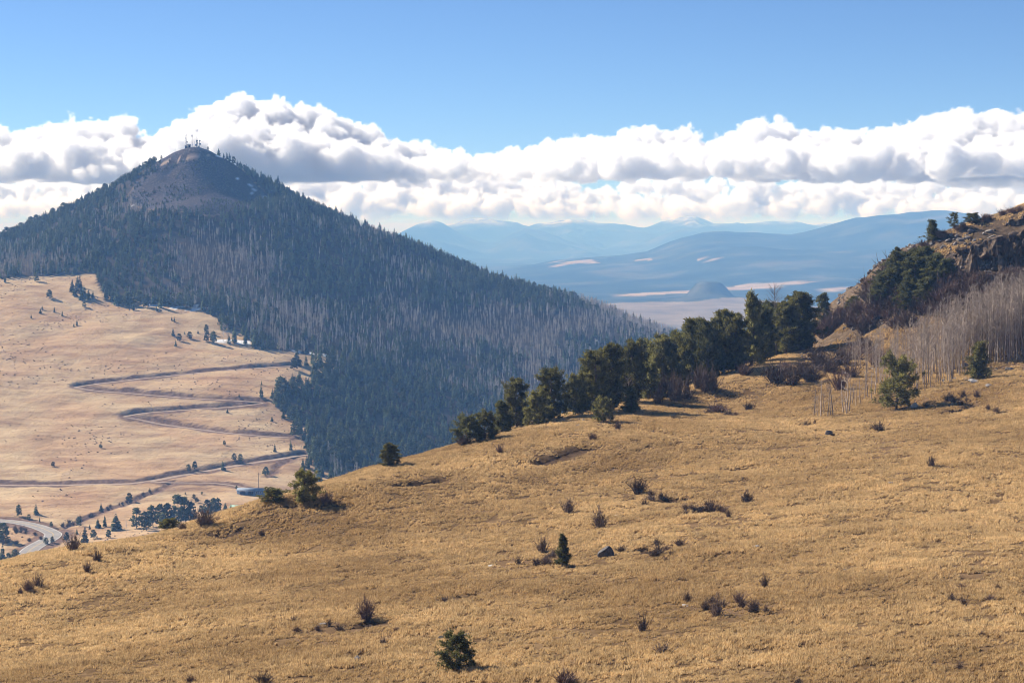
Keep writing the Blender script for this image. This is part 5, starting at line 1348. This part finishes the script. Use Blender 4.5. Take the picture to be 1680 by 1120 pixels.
# scrub along the ravine and the ditches
for px, n_, lab in ((DITCH[0][0], 22, 'dark willow scrub clump in the ravine'), (((-20, 884), (20, 894), (50, 886)), 12, 'scrub clump on the bank below the highway'), (((18, 872), (45, 872), (66, 882)), 12, 'brown scrub inside the highway bend')):
    p = np.array(px, float); d = np.concatenate([[0], np.cumsum(np.hypot(*np.diff(p, axis=0).T))])
    for k in range(n_):
        t = d[-1] * r.random() ** 0.6 if n_ == 22 else r.uniform(0, d[-1]); u, v = np.interp(t, d, p[:, 0]) + r.normal() * 1.5, np.interp(t, d, p[:, 1]) + r.normal() * 1.5
        q = G_mt.hit(u, v, 780, 1300); o = link('ravine_shrub', SHR[int(r.integers(4))]); s = r.uniform(3, 6.5) * q[1] / F
        o.location = q; o.scale = (s * 1.2, s * 1.2, s); o.rotation_euler = (0, 0, r.uniform(0, 6)); tag(o, lab, 'shrub', lab.replace('clump', 'clumps'))

# ------------------------------------------------------------------ buildings in the valley
m_blue = simple_mat('blue_metal_siding', [(0.4, (0.085, 0.13, 0.24)), (0.6, (0.11, 0.165, 0.29))], 0.6, 3, rough=0.6, spec=0.3)
m_white = simple_mat('white_siding', [(0.4, (0.52, 0.54, 0.54)), (0.6, (0.64, 0.65, 0.64))], 0.6, 3, rough=0.7)
m_roofm = simple_mat('pale_metal_roof', [(0.4, (0.20, 0.25, 0.33)), (0.6, (0.26, 0.31, 0.39))], 0.5, 3, rough=0.75, spec=0.15)
m_green = simple_mat('green_roof', [(0.4, (0.20, 0.36, 0.28)), (0.6, (0.27, 0.44, 0.35))], 0.5, 3, rough=0.7)
m_door = simple_mat('door_paint', [(0.4, (0.035, 0.045, 0.09)), (0.6, (0.055, 0.07, 0.13))], 1.0, 2, rough=0.5)
m_glass = simple_mat('window_glass', [(0.4, (0.03, 0.04, 0.05)), (0.6, (0.05, 0.06, 0.08))], 1.0, 2, rough=0.12, spec=0.6)
m_trim = simple_mat('pale_trim', [(0.4, (0.55, 0.56, 0.58)), (0.6, (0.66, 0.67, 0.68))], 1.0, 2)
m_pole = simple_mat('weathered_pole', [(0.4, (0.10, 0.08, 0.065)), (0.6, (0.18, 0.14, 0.11))], 2.0, 3)
m_steel = simple_mat('galvanised_steel', [(0.4, (0.20, 0.21, 0.23)), (0.6, (0.30, 0.31, 0.33))], 2.0, 3, rough=0.5, metallic=0.4)
m_conc = simple_mat('painted_block', [(0.4, (0.36, 0.34, 0.33)), (0.6, (0.48, 0.46, 0.44))], 1.5, 3)
def house(name, label, u, v, L, Wd, H, roof_h, yaw, wall_m, roof_m, doors, windows, chimney=False):
    q = G_mt.hit(u, v, 780, 1200); o = bpy.data.objects.new(name, None); COL.objects.link(o); o.location = q + np.array((0, Wd / 2, 0)); o.rotation_euler = (0, 0, yaw)
    w = MB(); w.box((0, 0, H / 2 - .6), (L, Wd, H + 1.2))
    for s in (-1, 1): w.add([(s * L / 2, -Wd / 2, H), (s * L / 2, Wd / 2, H), (s * L / 2, 0, H + roof_h)], f3=[[0, 1, 2]])
    w.build('wall', wall_m, o)
    rf = MB(); e = .35; sl = roof_h / (Wd / 2)
    for s in (-1, 1):
        y0, z0 = s * (Wd / 2 + e), H - e * sl + .05
        a = [(-L / 2 - e, y0, z0), (L / 2 + e, y0, z0), (L / 2 + e, 0, H + roof_h + .05), (-L / 2 - e, 0, H + roof_h + .05)]
        rf.add(a + [(x_, y_, z_ + .14) for x_, y_, z_ in a], f4=[[0, 1, 2, 3], [4, 5, 6, 7], [0, 1, 5, 4], [1, 2, 6, 5], [3, 0, 4, 7]])
    rr = rf.build('roof', roof_m, o)
    if chimney:
        c = MB(); c.box((L * .2, .6, H + roof_h + .3), (.6, .6, 1.2)); c.build('chimney', m_conc, rr)
    for x_, w_, h_ in doors:
        d = MB(); d.box((x_, -Wd / 2 - .03, h_ / 2), (w_, .08, h_)); dd = d.build('door', m_door, o)
        t = MB(); t.box((x_, -Wd / 2 - .05, h_ + .08), (w_ + .3, .12, .12)); t.build('door_frame', m_trim, dd)
    for x_, w_, z_, h_ in windows:
        d = MB(); d.box((x_, -Wd / 2 - .03, z_), (w_, .08, h_)); dd = d.build('window', m_glass, o)
        t = MB()
        for sx in (-1, 1): t.box((x_ + sx * (w_ / 2 + .05), -Wd / 2 - .05, z_), (.1, .12, h_ + .2))
        for sz in (-1, 1): t.box((x_, -Wd / 2 - .055, z_ + sz * (h_ / 2 + .05)), (w_ + .2, .12, .1))
        t.build('frame', m_trim, dd)
    return tag(o, label, 'building')
house('shed', 'long low blue metal shed with a pale roof on the valley meadow', 411, 812, 13.0, 6.0, 2.3, .7, -.06, m_blue, m_roofm, ((-3.6, 2.6, 2.0), (.2, 2.6, 2.0)), ((3.2, 1.0, 1.4, .8), (5.2, 1.0, 1.4, .8)))
house('house', 'pale house with a green roof half hidden behind the crest', 396, 843, 10.5, 6.0, 2.6, 1.0, -.10, m_white, m_green, ((1.2, 1.0, 2.0),), ((-3.6, 1.1, 1.5, 1.1), (-1.4, 1.1, 1.5, 1.1), (3.6, 1.1, 1.5, 1.1)), True)
q = G_mt.hit(421, 807, 780, 1200) + np.array((0, 8.0, 0)); q[2] = G_mt(q[0], q[1])
po = bpy.data.objects.new('utility_pole', None); COL.objects.link(po); po.location = q
mb = MB(); mb.tube([(0, 0, -1), (0, 0, 8.2)], [.17, .11], 6); mb.build('pole', m_pole, po); mb = MB(); mb.box((0, -.13, 7.6), (1.9, .12, .14)); mb.build('crossarm', m_pole, po)
tag(po, 'thin dark utility pole rising behind the long blue shed', 'utility pole')

# ------------------------------------------------------------------ masts and huts on the summit
def summit(u, dy=0.0):
    a = ray(u, 0)[0]; yc = crest_y(a * 1620) + dy; return np.array((a * yc, yc, float(G_mt(a * yc, yc))))
def mast(label, u, hpx, base_w, lattice, fittings, dy=0.0):
    q = summit(u, dy); h = hpx * q[1] / F; o = bpy.data.objects.new('radio_mast', None); COL.objects.link(o); o.location = q
    mb = MB()
    if lattice:
        for k in range(3):
            a = k * 2 * pi / 3; mb.tube([(base_w * cos(a), base_w * sin(a), -.5), (base_w * .5 * cos(a), base_w * .5 * sin(a), h)], .10, 4)
        nz_ = int(h / 1.1)
        for j in range(nz_):
            t0, t1 = j / nz_, (j + 1) / nz_
            for k in range(3):
                a, b_ = k * 2 * pi / 3, (k + 1) * 2 * pi / 3; r0, r1 = base_w * (1 - .5 * t0), base_w * (1 - .5 * t1)
                mb.tube([(r0 * cos(a), r0 * sin(a), h * t0), (r1 * cos(b_), r1 * sin(b_), h * t1)], .05, 3)
    else: mb.tube([(0, 0, -.5), (0, 0, h * .6), (0, 0, h)], [base_w, base_w * .7, base_w * .35], 6)
    mb.build('mast_frame', m_steel, o)
    for kind, t, dx, sz in fittings:
        f = MB(); z = h * t
        if kind == 'dish':
            an = np.linspace(0, 2 * pi, 13)[:-1]; co = [(dx, -.5, z)] + [(dx + sz * cos(a), -.78, z + sz * sin(a)) for a in an] + [(dx + sz * cos(a), -.55, z + sz * sin(a)) for a in an]
            f.add(co, f3=[[0, 1 + k, 1 + (k + 1) % 12] for k in range(12)], f4=[[1 + k, 1 + (k + 1) % 12, 13 + (k + 1) % 12, 13 + k] for k in range(12)]); f.tube([(0, 0, z), (dx, -.55, z)], .06, 4); f.build('dish', m_steel, o)
        elif kind == 'panel': f.box((dx, -.1, z), (.32, .22, sz)); f.tube([(0, 0, z), (dx, -.1, z)], .05, 4); f.build('antenna_panel', m_trim, o)
        else: f.tube([(dx, 0, z), (dx, 0, z + sz)], .045, 4); f.tube([(0, 0, z), (dx, 0, z)], .04, 3); f.build('whip_antenna', m_steel, o)
    return tag(o, label, 'mast')
mast('short thin mast standing left of the summit huts', 286, 13, .10, False, (('whip', .8, .3, 1.2),))
mast('tall dark lattice mast beside the left summit hut', 303, 24, .45, True, (('whip', .95, .0, 3.0), ('dish', .42, .9, .6), ('panel', .7, -.6, 1.6)))
mast('pale straight mast in the middle of the summit', 313, 20, .26, False, (('panel', .92, .35, 1.6), ('panel', .92, -.35, 1.6)))
mast('tallest slim mast with twin antenna heads at its top', 321, 28, .16, False, (('panel', .96, .8, 1.7), ('panel', .96, -.7, 1.7), ('whip', .98, .3, 1.2)), 1.0)
mast('stout lattice mast with dishes at the foot of the tallest mast', 320.5, 12, .7, True, (('dish', .85, .3, .8), ('dish', .3, -.4, .9), ('dish', .55, .6, .6)), -1.5)
mast('rightmost lattice mast with a dish on each level', 325, 12, .5, True, (('dish', .9, .5, .6), ('dish', .45, .7, .75), ('dish', .1, -.5, .7)))
mast('thin whip mast between the pale mast and the tallest mast', 317, 10, .07, False, (('whip', .9, .2, .8),))
def hut(label, u, w, d_, h, mat, dy=0.0):
    q = summit(u, dy); o = bpy.data.objects.new('equipment_hut', None); COL.objects.link(o); o.location = q
    b_ = MB(); b_.box((0, 0, h / 2 - .3), (w, d_, h + .6)); b_.build('wall', mat, o)
    r_ = MB(); r_.box((0, 0, h + .08), (w + .4, d_ + .4, .16)); r_.build('roof', m_steel, o)
    d2 = MB(); d2.box((w * .2, -d_ / 2 - .03, .95), (.9, .08, 1.9)); d2.build('door', m_door, o)
    return tag(o, label, 'hut')
hut('small dark hut at the foot of the tall dark lattice mast', 303, 1.9, 2.2, 2.0, m_door, -2.0)
hut('pale flat-roofed hut right of the tall dark lattice mast', 307.5, 2.8, 2.8, 2.4, m_conc, -1.0)
